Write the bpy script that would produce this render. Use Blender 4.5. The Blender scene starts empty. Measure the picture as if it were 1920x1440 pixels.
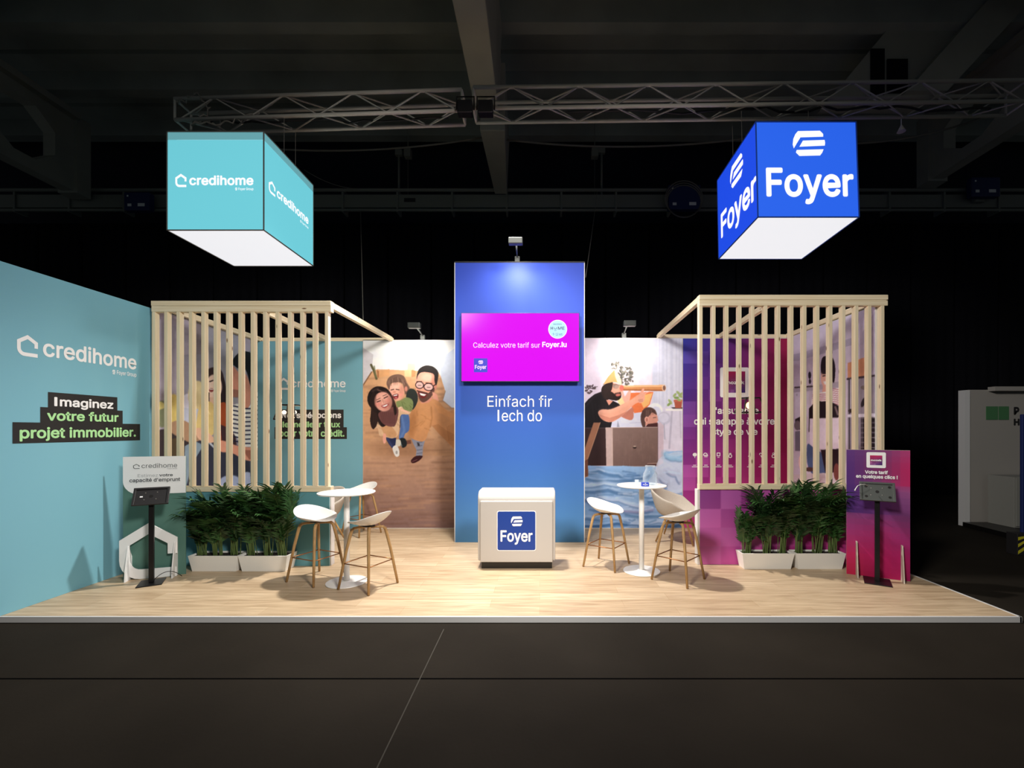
import bpy, math, random
import numpy as np
from mathutils import Vector, Matrix

# ---------------------------------------------------------------- camera, world, light, exposure
SC = bpy.context.scene
COL = SC.collection
F, CU, CV, CH = 840.0, 1012.0, 806.0, 1.77      # focal length and principal point in photo pixels, eye height

cam_data = bpy.data.cameras.new('camera')
cam_data.sensor_width = 36.0
cam_data.lens = F / 1920.0 * 36.0
cam_data.shift_x = (960.0 - CU) / 1920.0
cam_data.shift_y = (CV - 720.0) / 1920.0
cam_data.clip_start = 0.05
cam = bpy.data.objects.new('camera', cam_data)
cam.location = (0, 0, CH)
cam.rotation_euler = (math.pi / 2, 0, 0)
COL.objects.link(cam)
SC.camera = cam

SC.view_settings.view_transform = 'Standard'
SC.view_settings.look = 'None'
SC.view_settings.exposure = 0.0
SC.view_settings.gamma = 1.0
SC.view_settings.use_curve_mapping = False

world = bpy.data.worlds.new('hall_dark')
SC.world = world
world.use_nodes = True
world.node_tree.nodes['Background'].inputs[0].default_value = (0.75, 0.85, 0.9, 1)
world.node_tree.nodes['Background'].inputs[1].default_value = 0.055


def aim(o, target):
    d = Vector(target) - Vector(o.location)
    o.rotation_euler = d.to_track_quat('-Z', 'Y').to_euler()


def spot(name, loc, target, watts, angle, blend=0.5, size=0.12, color=(1, 0.93, 0.82)):
    l = bpy.data.lights.new(name, 'SPOT')
    l.energy = watts
    l.spot_size = math.radians(angle)
    l.spot_blend = blend
    l.shadow_soft_size = size
    l.color = color
    o = bpy.data.objects.new(name, l)
    o.location = loc
    aim(o, target)
    COL.objects.link(o)
    return o


def area(name, loc, target, watts, sx, sy, color=(1, 0.95, 0.88)):
    l = bpy.data.lights.new(name, 'AREA')
    l.energy = watts
    l.shape = 'RECTANGLE'
    l.size = sx
    l.size_y = sy
    l.color = color
    o = bpy.data.objects.new(name, l)
    o.location = loc
    aim(o, target)
    COL.objects.link(o)
    return o


WARM = (1.0, 0.945, 0.87)
# floods at the gap between the trusses, and the floods of the unseen truss in front of the stand
spot('truss_flood', (-1.02, 6.1, 6.02), (-2.9, 4.9, 0), 1800, 78, 1.0, 0.12, WARM)
spot('truss_flood', (-0.74, 6.1, 6.02), (1.7, 4.9, 0), 1800, 78, 1.0, 0.12, WARM)
spot('front_flood', (2.6, -0.8, 5.9), (-2.9, 7.0, 1.7), 2350, 56, 0.55, 0.7, WARM)
spot('front_flood', (-2.6, -0.8, 5.9), (2.9, 7.0, 1.7), 2350, 56, 0.55, 0.7, WARM)

# ---------------------------------------------------------------- helpers
R = math.radians


def px(u, D):
    return (u - CU) * D / F


def pz(v, D):
    return CH - (v - CV) * D / F


def lin(c):
    out = []
    for x in c[:3]:
        x = x / 255.0
        out.append(x / 12.92 if x <= 0.04045 else ((x + 0.055) / 1.055) ** 2.4)
    return tuple(out)


def tag(o, label=None, cat=None, group=None, kind=None):
    if label: o['label'] = label
    if cat: o['category'] = cat
    if group: o['group'] = group
    if kind: o['kind'] = kind
    return o


def empty(name, loc, label=None, cat=None, group=None, rz=0.0):
    o = bpy.data.objects.new(name, None)
    o.empty_display_size = 0.1
    o.location = loc
    o.rotation_euler = (0, 0, rz)
    COL.objects.link(o)
    tag(o, label, cat, group)
    return o


def origin(o):
    v = Vector((0, 0, 0))
    while o is not None:
        v = v + Vector(o.location)
        o = o.parent
    return v


class MB:
    """collects simple shapes into one mesh"""
    def __init__(self):
        self.v = []
        self.f = []

    def add(self, vs, fs):
        n = len(self.v)
        self.v += [tuple(p) for p in vs]
        self.f += [tuple(i + n for i in f) for f in fs]
        return self

    def box(self, x0, x1, y0, y1, z0, z1):
        vs = [(x0, y0, z0), (x1, y0, z0), (x1, y1, z0), (x0, y1, z0), (x0, y0, z1), (x1, y0, z1), (x1, y1, z1), (x0, y1, z1)]
        return self.add(vs, [(0, 3, 2, 1), (4, 5, 6, 7), (0, 1, 5, 4), (1, 2, 6, 5), (2, 3, 7, 6), (3, 0, 4, 7)])

    def hexa(self, b, t):
        """bottom and top quads, counter-clockwise seen from above"""
        return self.add(list(b) + list(t), [(3, 2, 1, 0), (4, 5, 6, 7), (0, 1, 5, 4), (1, 2, 6, 5), (2, 3, 7, 6), (3, 0, 4, 7)])

    def tube(self, pts, r, n=8, caps=True, square=False):
        pts = [Vector(p) for p in pts]
        rr = r if isinstance(r, (list, tuple)) else [r] * len(pts)
        rings = []
        up0 = None
        for i, p in enumerate(pts):
            if i == 0: t = pts[1] - p
            elif i == len(pts) - 1: t = p - pts[i - 1]
            else: t = (pts[i + 1] - p).normalized() + (p - pts[i - 1]).normalized()
            t.normalize()
            if up0 is None:
                up0 = Vector((0, 0, 1)) if abs(t.z) < 0.9 else Vector((0, 1, 0))
            a = t.cross(up0)
            if a.length < 1e-5: a = t.cross(Vector((1, 0, 0)))
            a.normalize()
            b = a.cross(t).normalized()
            up0 = b
            ring = []
            for k in range(n):
                ang = 2 * math.pi * (k + (0.5 if square else 0)) / n
                s = rr[i] * (1.2 if square else 1)
                ring.append(p + a * (math.cos(ang) * s) + b * (math.sin(ang) * s))
            rings.append(ring)
        vs = [v for ring in rings for v in ring]
        fs = []
        for i in range(len(rings) - 1):
            for k in range(n):
                fs.append((i * n + k, i * n + (k + 1) % n, (i + 1) * n + (k + 1) % n, (i + 1) * n + k))
        if caps:
            fs.append(tuple(range(n - 1, -1, -1)))
            fs.append(tuple((len(rings) - 1) * n + k for k in range(n)))
        return self.add(vs, fs)

    def lathe(self, prof, c=(0, 0, 0), n=40, closed=False):
        vs, fs = [], []
        for (r, z) in prof:
            for k in range(n):
                a = 2 * math.pi * k / n
                vs.append((c[0] + r * math.cos(a), c[1] + r * math.sin(a), c[2] + z))
        m = len(prof)
        for i in range(m - 1):
            for k in range(n):
                fs.append((i * n + k, i * n + (k + 1) % n, (i + 1) * n + (k + 1) % n, (i + 1) * n + k))
        if not closed:
            if prof[0][0] > 1e-6: fs.append(tuple(range(n - 1, -1, -1)))
            if prof[-1][0] > 1e-6: fs.append(tuple((m - 1) * n + k for k in range(n)))
        return self.add(vs, fs)

    def prism(self, poly, O, ex, ey, en, t):
        """extrude a 2-D outline; O origin, ex/ey in-plane axes, en front normal, t thickness forward"""
        O, ex, ey, en = Vector(O), Vector(ex), Vector(ey), Vector(en)
        n = len(poly)
        back = [O + ex * p[0] + ey * p[1] for p in poly]
        front = [q + en * t for q in back]
        fs = [tuple(range(n, 2 * n)), tuple(range(n - 1, -1, -1))]
        for i in range(n):
            j = (i + 1) % n
            fs.append((i, j, n + j, n + i))
        return self.add(back + front, fs)

    def build(self, name, mat, parent=None, label=None, smooth=False, bevel=0, seg=2, local=False, kind=None, solid=0, sub=0):
        me = bpy.data.meshes.new(name)
        v = self.v
        if parent is not None and not local:
            o3 = origin(parent)
            v = [(p[0] - o3.x, p[1] - o3.y, p[2] - o3.z) for p in v]
        me.from_pydata(v, [], self.f)
        me.update()
        if mat is not None: me.materials.append(mat)
        if smooth:
            me.polygons.foreach_set('use_smooth', [True] * len(me.polygons))
        o = bpy.data.objects.new(name, me)
        COL.objects.link(o)
        if parent is not None: o.parent = parent
        if solid:
            m = o.modifiers.new('solid', 'SOLIDIFY'); m.thickness = solid; m.offset = 0
        if sub:
            m = o.modifiers.new('sub', 'SUBSURF'); m.levels = sub; m.render_levels = sub
        if bevel:
            m = o.modifiers.new('bevel', 'BEVEL'); m.width = bevel; m.segments = seg; m.limit_method = 'ANGLE'
        if smooth and bevel == 0 and not solid:
            pass
        tag(o, label, None, None, kind)
        return o


def children(o):
    return [c for c in bpy.data.objects if c.parent == o]


def copy_tree(o, parent=None):
    c = o.copy()
    COL.objects.link(c)
    if parent is not None: c.parent = parent
    for ch in children(o):
        copy_tree(ch, c)
    return c


# ---------------------------------------------------------------- materials
def mat(name, col, rough=0.5, metal=0.0, spec=0.5, bump=0, bscale=200, var=0.0, vscale=3.0, emit=0.0, ecol=None):
    m = bpy.data.materials.new(name)
    m.use_nodes = True
    nt = m.node_tree
    b = nt.nodes['Principled BSDF']
    c = lin(col)
    b.inputs['Base Color'].default_value = (*c, 1)
    b.inputs['Roughness'].default_value = rough
    b.inputs['Metallic'].default_value = metal
    b.inputs['Specular IOR Level'].default_value = spec
    tc = nt.nodes.new('ShaderNodeTexCoord')
    if var > 0:
        n = nt.nodes.new('ShaderNodeTexNoise')
        n.inputs['Scale'].default_value = vscale
        n.inputs['Detail'].default_value = 4
        nt.links.new(tc.outputs['Object'], n.inputs['Vector'])
        r = nt.nodes.new('ShaderNodeValToRGB')
        r.color_ramp.elements[0].position = 0.3
        r.color_ramp.elements[1].position = 0.7
        r.color_ramp.elements[0].color = (*[x * (1 - var) for x in c], 1)
        r.color_ramp.elements[1].color = (*[min(1, x * (1 + var)) for x in c], 1)
        nt.links.new(n.outputs['Fac'], r.inputs['Fac'])
        nt.links.new(r.outputs['Color'], b.inputs['Base Color'])
    if bump > 0:
        n2 = nt.nodes.new('ShaderNodeTexNoise')
        n2.inputs['Scale'].default_value = bscale
        nt.links.new(tc.outputs['Object'], n2.inputs['Vector'])
        bp = nt.nodes.new('ShaderNodeBump')
        bp.inputs['Strength'].default_value = bump
        bp.inputs['Distance'].default_value = 0.01
        nt.links.new(n2.outputs['Fac'], bp.inputs['Height'])
        nt.links.new(bp.outputs['Normal'], b.inputs['Normal'])
    if emit > 0:
        b.inputs['Emission Color'].default_value = (*(lin(ecol) if ecol else c), 1)
        b.inputs['Emission Strength'].default_value = emit
    return m


def wood(name, c1, c2, axis='Z', scale=1.0, rough=0.55, knots=False):
    """grain stretched along one axis of the object"""
    m = bpy.data.materials.new(name)
    m.use_nodes = True
    nt = m.node_tree
    b = nt.nodes['Principled BSDF']
    b.inputs['Roughness'].default_value = rough
    tc = nt.nodes.new('ShaderNodeTexCoord')
    mp = nt.nodes.new('ShaderNodeMapping')
    st = {'X': (1.2, 40, 40), 'Y': (40, 1.2, 40), 'Z': (40, 40, 1.2)}[axis]
    mp.inputs['Scale'].default_value = tuple(s * scale for s in st)
    nt.links.new(tc.outputs['Object'], mp.inputs['Vector'])
    n = nt.nodes.new('ShaderNodeTexNoise')
    n.inputs['Scale'].default_value = 1.0
    n.inputs['Detail'].default_value = 5
    nt.links.new(mp.outputs['Vector'], n.inputs['Vector'])
    r = nt.nodes.new('ShaderNodeValToRGB')
    r.color_ramp.elements[0].position = 0.32
    r.color_ramp.elements[1].position = 0.66
    r.color_ramp.elements[0].color = (*lin(c2), 1)
    r.color_ramp.elements[1].color = (*lin(c1), 1)
    nt.links.new(n.outputs['Fac'], r.inputs['Fac'])
    last = r.outputs['Color']
    if knots:
        v = nt.nodes.new('ShaderNodeTexVoronoi')
        v.inputs['Scale'].default_value = 1.0
        mp2 = nt.nodes.new('ShaderNodeMapping')
        s2 = {'X': (2.6, 9, 9), 'Y': (9, 2.6, 9), 'Z': (9, 9, 2.6)}[axis]
        mp2.inputs['Scale'].default_value = s2
        nt.links.new(tc.outputs['Object'], mp2.inputs['Vector'])
        nt.links.new(mp2.outputs['Vector'], v.inputs['Vector'])
        r2 = nt.nodes.new('ShaderNodeValToRGB')
        r2.color_ramp.elements[0].position = 0.045
        r2.color_ramp.elements[1].position = 0.10
        r2.color_ramp.elements[0].color = (1, 1, 1, 1)
        r2.color_ramp.elements[1].color = (0, 0, 0, 1)
        nt.links.new(v.outputs['Distance'], r2.inputs['Fac'])
        mx = nt.nodes.new('ShaderNodeMix')
        mx.data_type = 'RGBA'
        nt.links.new(r2.outputs['Color'], mx.inputs[0])
        nt.links.new(last, mx.inputs[6])
        mx.inputs[7].default_value = (*lin((120, 85, 50)), 1)
        last = mx.outputs[2]
    nt.links.new(last, b.inputs['Base Color'])
    return m


def plank_mat():
    m = bpy.data.materials.new('oak_laminate')
    m.use_nodes = True
    nt = m.node_tree
    b = nt.nodes['Principled BSDF']
    b.inputs['Roughness'].default_value = 0.42
    b.inputs['Specular IOR Level'].default_value = 0.35
    tc = nt.nodes.new('ShaderNodeTexCoord')
    br = nt.nodes.new('ShaderNodeTexBrick')
    br.offset = 0.37
    br.inputs['Scale'].default_value = 1.0
    br.inputs['Brick Width'].default_value = 1.35
    br.inputs['Row Height'].default_value = 0.19
    br.inputs['Mortar Size'].default_value = 0.0016
    br.inputs['Mortar Smooth'].default_value = 0.3
    br.inputs['Bias'].default_value = 0.0
    br.inputs['Color1'].default_value = (*lin((210, 187, 156)), 1)
    br.inputs['Color2'].default_value = (*lin((194, 169, 138)), 1)
    br.inputs['Mortar'].default_value = (*lin((176, 148, 112)), 1)
    nt.links.new(tc.outputs['Object'], br.inputs['Vector'])
    mp = nt.nodes.new('ShaderNodeMapping')
    mp.inputs['Scale'].default_value = (1.3, 14, 1)
    nt.links.new(tc.outputs['Object'], mp.inputs['Vector'])
    n = nt.nodes.new('ShaderNodeTexNoise')
    n.inputs['Scale'].default_value = 1.6
    n.inputs['Detail'].default_value = 6
    n.inputs['Distortion'].default_value = 0.6
    nt.links.new(mp.outputs['Vector'], n.inputs['Vector'])
    r = nt.nodes.new('ShaderNodeValToRGB')
    r.color_ramp.elements[0].position = 0.30
    r.color_ramp.elements[1].position = 0.62
    r.color_ramp.elements[0].color = (0.50, 0.44, 0.37, 1)
    r.color_ramp.elements[1].color = (1, 1, 1, 1)
    nt.links.new(n.outputs['Fac'], r.inputs['Fac'])
    mx = nt.nodes.new('ShaderNodeMix')
    mx.data_type = 'RGBA'
    mx.blend_type = 'MULTIPLY'
    mx.inputs[0].default_value = 0.62
    nt.links.new(br.outputs['Color'], mx.inputs[6])
    nt.links.new(r.outputs['Color'], mx.inputs[7])
    nt.links.new(mx.outputs[2], b.inputs['Base Color'])
    return m


def print_mat(name, rough=0.55):
    m = bpy.data.materials.new(name)
    m.use_nodes = True
    nt = m.node_tree
    b = nt.nodes['Principled BSDF']
    b.inputs['Roughness'].default_value = rough
    b.inputs['Specular IOR Level'].default_value = 0.25
    a = nt.nodes.new('ShaderNodeVertexColor')
    a.layer_name = 'ink'
    nt.links.new(a.outputs['Color'], b.inputs['Base Color'])
    return m


def ramp_z(name, stops, z0, z1, rough=0.5):
    """printed vertical colour blend"""
    m = bpy.data.materials.new(name)
    m.use_nodes = True
    nt = m.node_tree
    b = nt.nodes['Principled BSDF']
    b.inputs['Roughness'].default_value = rough
    b.inputs['Specular IOR Level'].default_value = 0.3
    tc = nt.nodes.new('ShaderNodeTexCoord')
    sp = nt.nodes.new('ShaderNodeSeparateXYZ')
    nt.links.new(tc.outputs['Object'], sp.inputs[0])
    mr = nt.nodes.new('ShaderNodeMapRange')
    mr.inputs['From Min'].default_value = z0
    mr.inputs['From Max'].default_value = z1
    nt.links.new(sp.outputs['Z'], mr.inputs['Value'])
    r = nt.nodes.new('ShaderNodeValToRGB')
    while len(r.color_ramp.elements) < len(stops): r.color_ramp.elements.new(0.5)
    for e, (p, c) in zip(r.color_ramp.elements, stops):
        e.position = p
        e.color = (*lin(c), 1)
    nt.links.new(mr.outputs['Result'], r.inputs['Fac'])
    nt.links.new(r.outputs['Color'], b.inputs['Base Color'])
    return m


def glow(name, col, s=1.0):
    m = bpy.data.materials.new(name)
    m.use_nodes = True
    nt = m.node_tree
    b = nt.nodes['Principled BSDF']
    b.inputs['Base Color'].default_value = (*[x * 0.15 for x in lin(col)], 1)
    b.inputs['Roughness'].default_value = 0.5
    b.inputs['Emission Color'].default_value = (*lin(col), 1)
    b.inputs['Emission Strength'].default_value = s
    return m


def glass_mat():
    """thin clear glass: mostly see-through, with a glossy sheen that grows towards the rim"""
    m = bpy.data.materials.new('clear_glass')
    m.use_nodes = True
    nt = m.node_tree
    for n in list(nt.nodes): nt.nodes.remove(n)
    out = nt.nodes.new('ShaderNodeOutputMaterial')
    mix = nt.nodes.new('ShaderNodeMixShader')
    tr = nt.nodes.new('ShaderNodeBsdfTransparent')
    tr.inputs['Color'].default_value = (0.93, 0.96, 0.98, 1)
    gl = nt.nodes.new('ShaderNodeBsdfPrincipled')
    gl.inputs['Base Color'].default_value = (0.75, 0.8, 0.85, 1)
    gl.inputs['Roughness'].default_value = 0.05
    lw = nt.nodes.new('ShaderNodeLayerWeight')
    lw.inputs['Blend'].default_value = 0.25
    mr = nt.nodes.new('ShaderNodeMapRange')
    mr.inputs['To Min'].default_value = 0.04
    mr.inputs['To Max'].default_value = 0.6
    nt.links.new(lw.outputs['Facing'], mr.inputs['Value'])
    nt.links.new(mr.outputs['Result'], mix.inputs[0])
    nt.links.new(tr.outputs[0], mix.inputs[1])
    nt.links.new(gl.outputs[0], mix.inputs[2])
    nt.links.new(mix.outputs[0], out.inputs['Surface'])
    return m


M = {}
M['planks'] = plank_mat()
M['alu'] = mat('brushed_aluminium', (214, 214, 214), 0.4, 0.0)
M['teal'] = mat('teal_print', (122, 178, 196), 0.6, spec=0.25, bump=0.05, bscale=300)
M['teal_dark'] = mat('teal_half_wall', (100, 156, 168), 0.6, spec=0.25)
M['white_edge'] = mat('white_laminate', (235, 232, 228), 0.5)
M['pine'] = wood('pale_pine_upright', (248, 234, 204), (234, 214, 176), 'Z', knots=True)
M['pine_x'] = wood('pale_pine_rail', (248, 234, 204), (234, 214, 176), 'X', knots=True)
M['pine_y'] = wood('pale_pine_beam', (248, 234, 204), (234, 214, 176), 'Y', knots=True)
M['oak'] = wood('oak_leg', (188, 152, 102), (160, 122, 76), 'Z', 1.4)
M['white_plastic'] = mat('white_plastic', (235, 233, 230), 0.35)
M['white_metal'] = mat('white_powder_coat', (236, 234, 230), 0.35)
M['black_metal'] = mat('black_metal', (22, 20, 22), 0.4, 0.3)
M['black_plastic'] = mat('black_plastic', (30, 28, 30), 0.45)
M['grey_plastic'] = mat('dark_grey_plastic', (62, 66, 64), 0.5)
M['black'] = mat('black_ink', (30, 28, 30), 0.6)
M['steel'] = mat('steel', (150, 146, 140), 0.35, 0.8)
M['copper'] = mat('brushed_copper_rod', (170, 120, 80), 0.35, 0.8)
M['beige_fabric'] = mat('beige_woven_fabric', (190, 181, 170), 0.9, spec=0.1, bump=0.4, bscale=260, var=0.12, vscale=160)
M['white_ink'] = mat('white_ink', (242, 242, 244), 0.6)
M['green_ink'] = mat('pale_green_ink', (172, 226, 160), 0.6)
M['grey_ink'] = mat('dark_grey_ink', (88, 92, 96), 0.6)
M['pale_grey_ink'] = mat('pale_grey_ink', (176, 180, 184), 0.6)
M['totem_green'] = mat('sea_green_board', (86, 124, 114), 0.6, spec=0.2, bump=0.05)
M['board_white'] = mat('white_board', (243, 243, 244), 0.55)
M['board_edge'] = mat('raw_board_edge', (200, 190, 175), 0.7)
M['planter'] = mat('white_planter', (244, 242, 236), 0.6, bump=0.1, bscale=80)
M['soil'] = mat('dark_soil', (38, 28, 22), 0.95, bump=0.8, bscale=60, var=0.4, vscale=40)
M['leaf'] = mat('palm_leaf', (46, 82, 38), 0.45, var=0.45, vscale=9)
M['leaf2'] = mat('palm_leaf_dark', (36, 66, 32), 0.5, var=0.45, vscale=9)
M['stem'] = mat('palm_stem', (88, 108, 56), 0.6, var=0.2)
M['counter'] = mat('cream_laminate', (188, 183, 178), 0.32)
M['plinth'] = mat('black_plinth', (18, 16, 16), 0.4)
M['navy'] = mat('deep_blue_sign', (24, 62, 148), 0.45)
M['blue_card'] = mat('blue_card', (30, 60, 180), 0.5)
M['concrete_floor'] = mat('dark_hall_floor', (38, 34, 29), 0.85, bump=0.1, bscale=30, var=0.2, vscale=0.8, spec=0.06)
M['joint'] = mat('floor_joint', (9, 8, 8), 0.9, spec=0.02)
M['joint_pale'] = mat('pale_floor_joint', (74, 71, 66), 0.9, spec=0.05)
M['ceiling'] = mat('grey_concrete_roof', (150, 156, 150), 0.9, var=0.25, vscale=0.5)
M['beam'] = mat('pale_concrete_beam', (158, 158, 146), 0.85, var=0.12, vscale=0.8)
M['hall_wall'] = mat('dark_hall_wall', (24, 26, 40), 0.9)
M['drape'] = mat('black_molton', (27, 27, 32), 0.95, spec=0.05)
M['truss'] = mat('truss_aluminium', (176, 172, 164), 0.5, 0.1)
M['tray'] = mat('grey_steel_tray', (128, 130, 122), 0.7, 0.2)
M['blue_box'] = mat('blue_equipment_box', (20, 36, 92), 0.6)
M['cable_black'] = mat('black_cable', (20, 20, 22), 0.6)
M['cable_grey'] = mat('grey_cable', (120, 116, 108), 0.6)
M['cable_white'] = mat('white_cable', (230, 228, 224), 0.5)
M['neighbour'] = mat('plain_white_stand_wall', (160, 156, 150), 0.7)
M['cabinet'] = mat('pale_grey_cabinet', (142, 142, 136), 0.6)
M['green_sign'] = mat('muted_green_sign', (70, 120, 78), 0.6)
M['hazard_yellow'] = mat('yellow_stripe', (200, 190, 40), 0.6)
M['cube_teal'] = glow('lit_teal_fabric', (108, 199, 212), 1.0)
M['cube_band'] = glow('unlit_teal_band_glow', (104, 166, 174), 0.9)  # emission sets the brightness of a band that has no lamp behind it
M['cube_blue'] = glow('lit_blue_fabric', (38, 96, 228), 1.0)
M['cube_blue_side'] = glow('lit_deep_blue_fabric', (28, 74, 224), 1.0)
M['cube_white'] = glow('lit_white_fabric', (236, 236, 240), 1.0)
M['cube_ink'] = glow('lit_white_letters', (250, 250, 252), 1.0)
M['screen'] = glow('magenta_screen', (232, 0, 250), 1.0)
M['screen_white'] = glow('screen_white', (255, 215, 255), 1.0)
M['screen_blue'] = glow('screen_blue', (12, 28, 190), 1.0)
M['screen_sky'] = glow('screen_pale_blue', (160, 215, 245), 1.0)
M['screen_dark'] = glow('screen_dark_text', (40, 60, 90), 1.0)
M['bulb_warm'] = glow('warm_filament_bulb', (255, 205, 130), 4.0)
M['bulb_white'] = glow('white_bulb', (255, 240, 210), 2.5)
M['lamp_face'] = glow('lit_lamp_face', (255, 240, 215), 6.0)
M['print'] = print_mat('printed_photo')
M['glass'] = glass_mat()

# ---------------------------------------------------------------- lettering and marks
_font_cache = {}
FONT = None
try:        # the sans-serif that ships inside Blender; its built-in face is the fallback
    import os
    FONT = bpy.data.fonts.load(os.path.join(bpy.utils.system_resource('DATAFILES'), 'fonts', 'Inter.woff2'))
except Exception:
    FONT = None


def raw_geo(s):
    if s in _font_cache: return _font_cache[s]
    cu = bpy.data.curves.new('letters', 'FONT')
    cu.body = s
    if FONT: cu.font = FONT
    cu.size = 1.0
    cu.resolution_u = 4
    cu.fill_mode = 'FRONT'
    o = bpy.data.objects.new('letters', cu)
    COL.objects.link(o)
    dg = bpy.context.evaluated_depsgraph_get()
    me = o.evaluated_get(dg).to_mesh()
    vs = [tuple(v.co) for v in me.vertices]
    fs = [tuple(p.vertices) for p in me.polygons]
    o.evaluated_get(dg).to_mesh_clear()
    bpy.data.objects.remove(o)
    bpy.data.curves.remove(cu)
    _font_cache[s] = (vs, fs)
    return vs, fs


def ext(s):
    xs = [v[0] for v in raw_geo(s)[0]]
    return min(xs), max(xs)


def text_geo(s):
    """letters of s; capital I and small l are redrawn as plain bars"""
    vs, fs = raw_geo(s)
    if not FONT: return vs, fs
    vs, fs = list(vs), list(fs)
    for k, ch in enumerate(s):
        if ch not in 'Il': continue
        w0, w1 = ext(ch)
        right = ext(s[:k + 1])[1]
        left = right - (w1 - w0)
        fs = [f for f in fs if not all(left - 1e-3 <= vs[i][0] <= right + 1e-3 for i in f)]
        ys = [v[1] for v in raw_geo(ch)[0]]
        cx = (left + right) / 2 if ch == 'I' else left + 0.35 * (right - left)
        n = len(vs)
        vs += [(cx - 0.045, min(ys), 0), (cx + 0.045, min(ys), 0), (cx + 0.045, max(ys), 0), (cx - 0.045, max(ys), 0)]
        fs.append((n, n + 1, n + 2, n + 3))
    return vs, fs


def add_text(mb, s, box, O, ex, ey, en, bold=0.0, lift=0.002, spacing=1.0):
    """fit the letters of s to box (x0, x1, y0, y1) in the plane (O, ex, ey); bold thickens every stroke"""
    vs, fs = text_geo(s)
    used = sorted({i for f in fs for i in f})
    xs = [vs[i][0] for i in used]; ys = [vs[i][1] for i in used]
    x0, x1, y0, y1 = box
    b = bold
    sx = (x1 - x0) / (max(xs) - min(xs) + 2 * b)
    sy = (y1 - y0) / (max(ys) - min(ys) + 2 * b)
    O, ex, ey, en = Vector(O), Vector(ex), Vector(ey), Vector(en)
    offs = [(0, 0)] if b <= 0 else [(b * math.cos(R(a)), b * math.sin(R(a))) for a in range(0, 360, 45)] + [(0, 0)]
    for q, (dx, dy) in enumerate(offs):
        P = [O + ex * (x0 + (v[0] - min(xs) + b + dx) * sx) + ey * (y0 + (v[1] - min(ys) + b + dy) * sy) + en * (lift + q * 0.00004) for v in vs]
        mb.add(P, fs)


def stroke(path, w, closed=False):
    """outline of a polyline drawn with width w (2-D, mitred)"""
    n = len(path)
    L, Rr = [], []
    for i in range(n):
        p = Vector(path[i]).to_2d() if len(path[i]) == 2 else Vector(path[i][:2])
        a = Vector(path[i - 1]) if (i > 0 or closed) else None
        b = Vector(path[(i + 1) % n]) if (i < n - 1 or closed) else None
        ds = []
        if a is not None: ds.append((p - a).normalized())
        if b is not None: ds.append((b - p).normalized())
        d = ds[0] if len(ds) == 1 else (ds[0] + ds[1]).normalized()
        nr = Vector((-d.y, d.x))
        k = 1.0
        if len(ds) == 2:
            k = 1.0 / max(0.35, nr.dot(Vector((-ds[0].y, ds[0].x))))
        L.append(p + nr * (w / 2 * k))
        Rr.append(p - nr * (w / 2 * k))
    return [tuple(q) for q in L] + [tuple(q) for q in reversed(Rr)]


def house_path():
    pts = [(0.98, 0.085), (0.36, 0.085)]
    for k in range(1, 6):
        a = R(-90 - 90 * k / 6.0)
        pts.append((0.36 + 0.27 * math.cos(a), 0.355 + 0.27 * math.sin(a)))
    pts += [(0.09, 0.355), (0.09, 0.66), (0.5, 0.90), (0.91, 0.66), (0.91, 0.42)]
    return pts


def add_shape(mb, poly, box, O, ex, ey, en, lift=0.002, thick=0.0):
    x0, x1, y0, y1 = box
    O, ex, ey, en = Vector(O), Vector(ex), Vector(ey), Vector(en)
    q = [(x0 + p[0] * (x1 - x0), y0 + p[1] * (y1 - y0)) for p in poly]
    if thick > 0:
        mb.prism(q, O + en * lift, ex, ey, en, thick)
    else:
        n = len(q)
        mb.add([O + ex * a + ey * b + en * lift for a, b in q], [tuple(range(n))])


def add_house(mb, box, O, ex, ey, en, lift=0.002, w=0.17):
    """house mark as a run of quads along its stroke"""
    s = stroke(house_path(), w)
    n = len(s) // 2
    x0, x1, y0, y1 = box
    O, ex, ey, en = Vector(O), Vector(ex), Vector(ey), Vector(en)
    P = [O + ex * (x0 + p[0] * (x1 - x0)) + ey * (y0 + p[1] * (y1 - y0)) + en * lift for p in s]
    fs = [(i, i + 1, 2 * n - 2 - i, 2 * n - 1 - i) for i in range(n - 1)]
    mb.add(P, fs)


EMBLEM = [
    [(862, 127), (1075, 123), (1105, 155), (1105, 183), (885, 190), (850, 246), (818, 300), (808, 262), (815, 205), (836, 158)],
    [(908, 222), (1118, 215), (1122, 243), (1118, 272), (872, 283)],
    [(845, 315), (1105, 308), (1092, 340), (1070, 370), (870, 375), (837, 340)],
]


def add_emblem(mb, box, O, ex, ey, en, lift=0.002):
    for poly in EMBLEM:
        q = [((p[0] - 808) / 314.0, 1 - (p[1] - 123) / 252.0) for p in poly]
        if poly is EMBLEM[0]:
            add_shape(mb, q[:5] + q[5:], box, O, ex, ey, en, lift)
        else:
            add_shape(mb, q, box, O, ex, ey, en, lift)


def rrect(x0, x1, y0, y1, r, n=5):
    out = []
    for cx, cy, a0 in ((x1 - r, y1 - r, 0), (x0 + r, y1 - r, 90), (x0 + r, y0 + r, 180), (x1 - r, y0 + r, 270)):
        for k in range(n + 1):
            a = R(a0 + 90.0 * k / n)
            out.append((cx + r * math.cos(a), cy + r * math.sin(a)))
    return out


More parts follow.
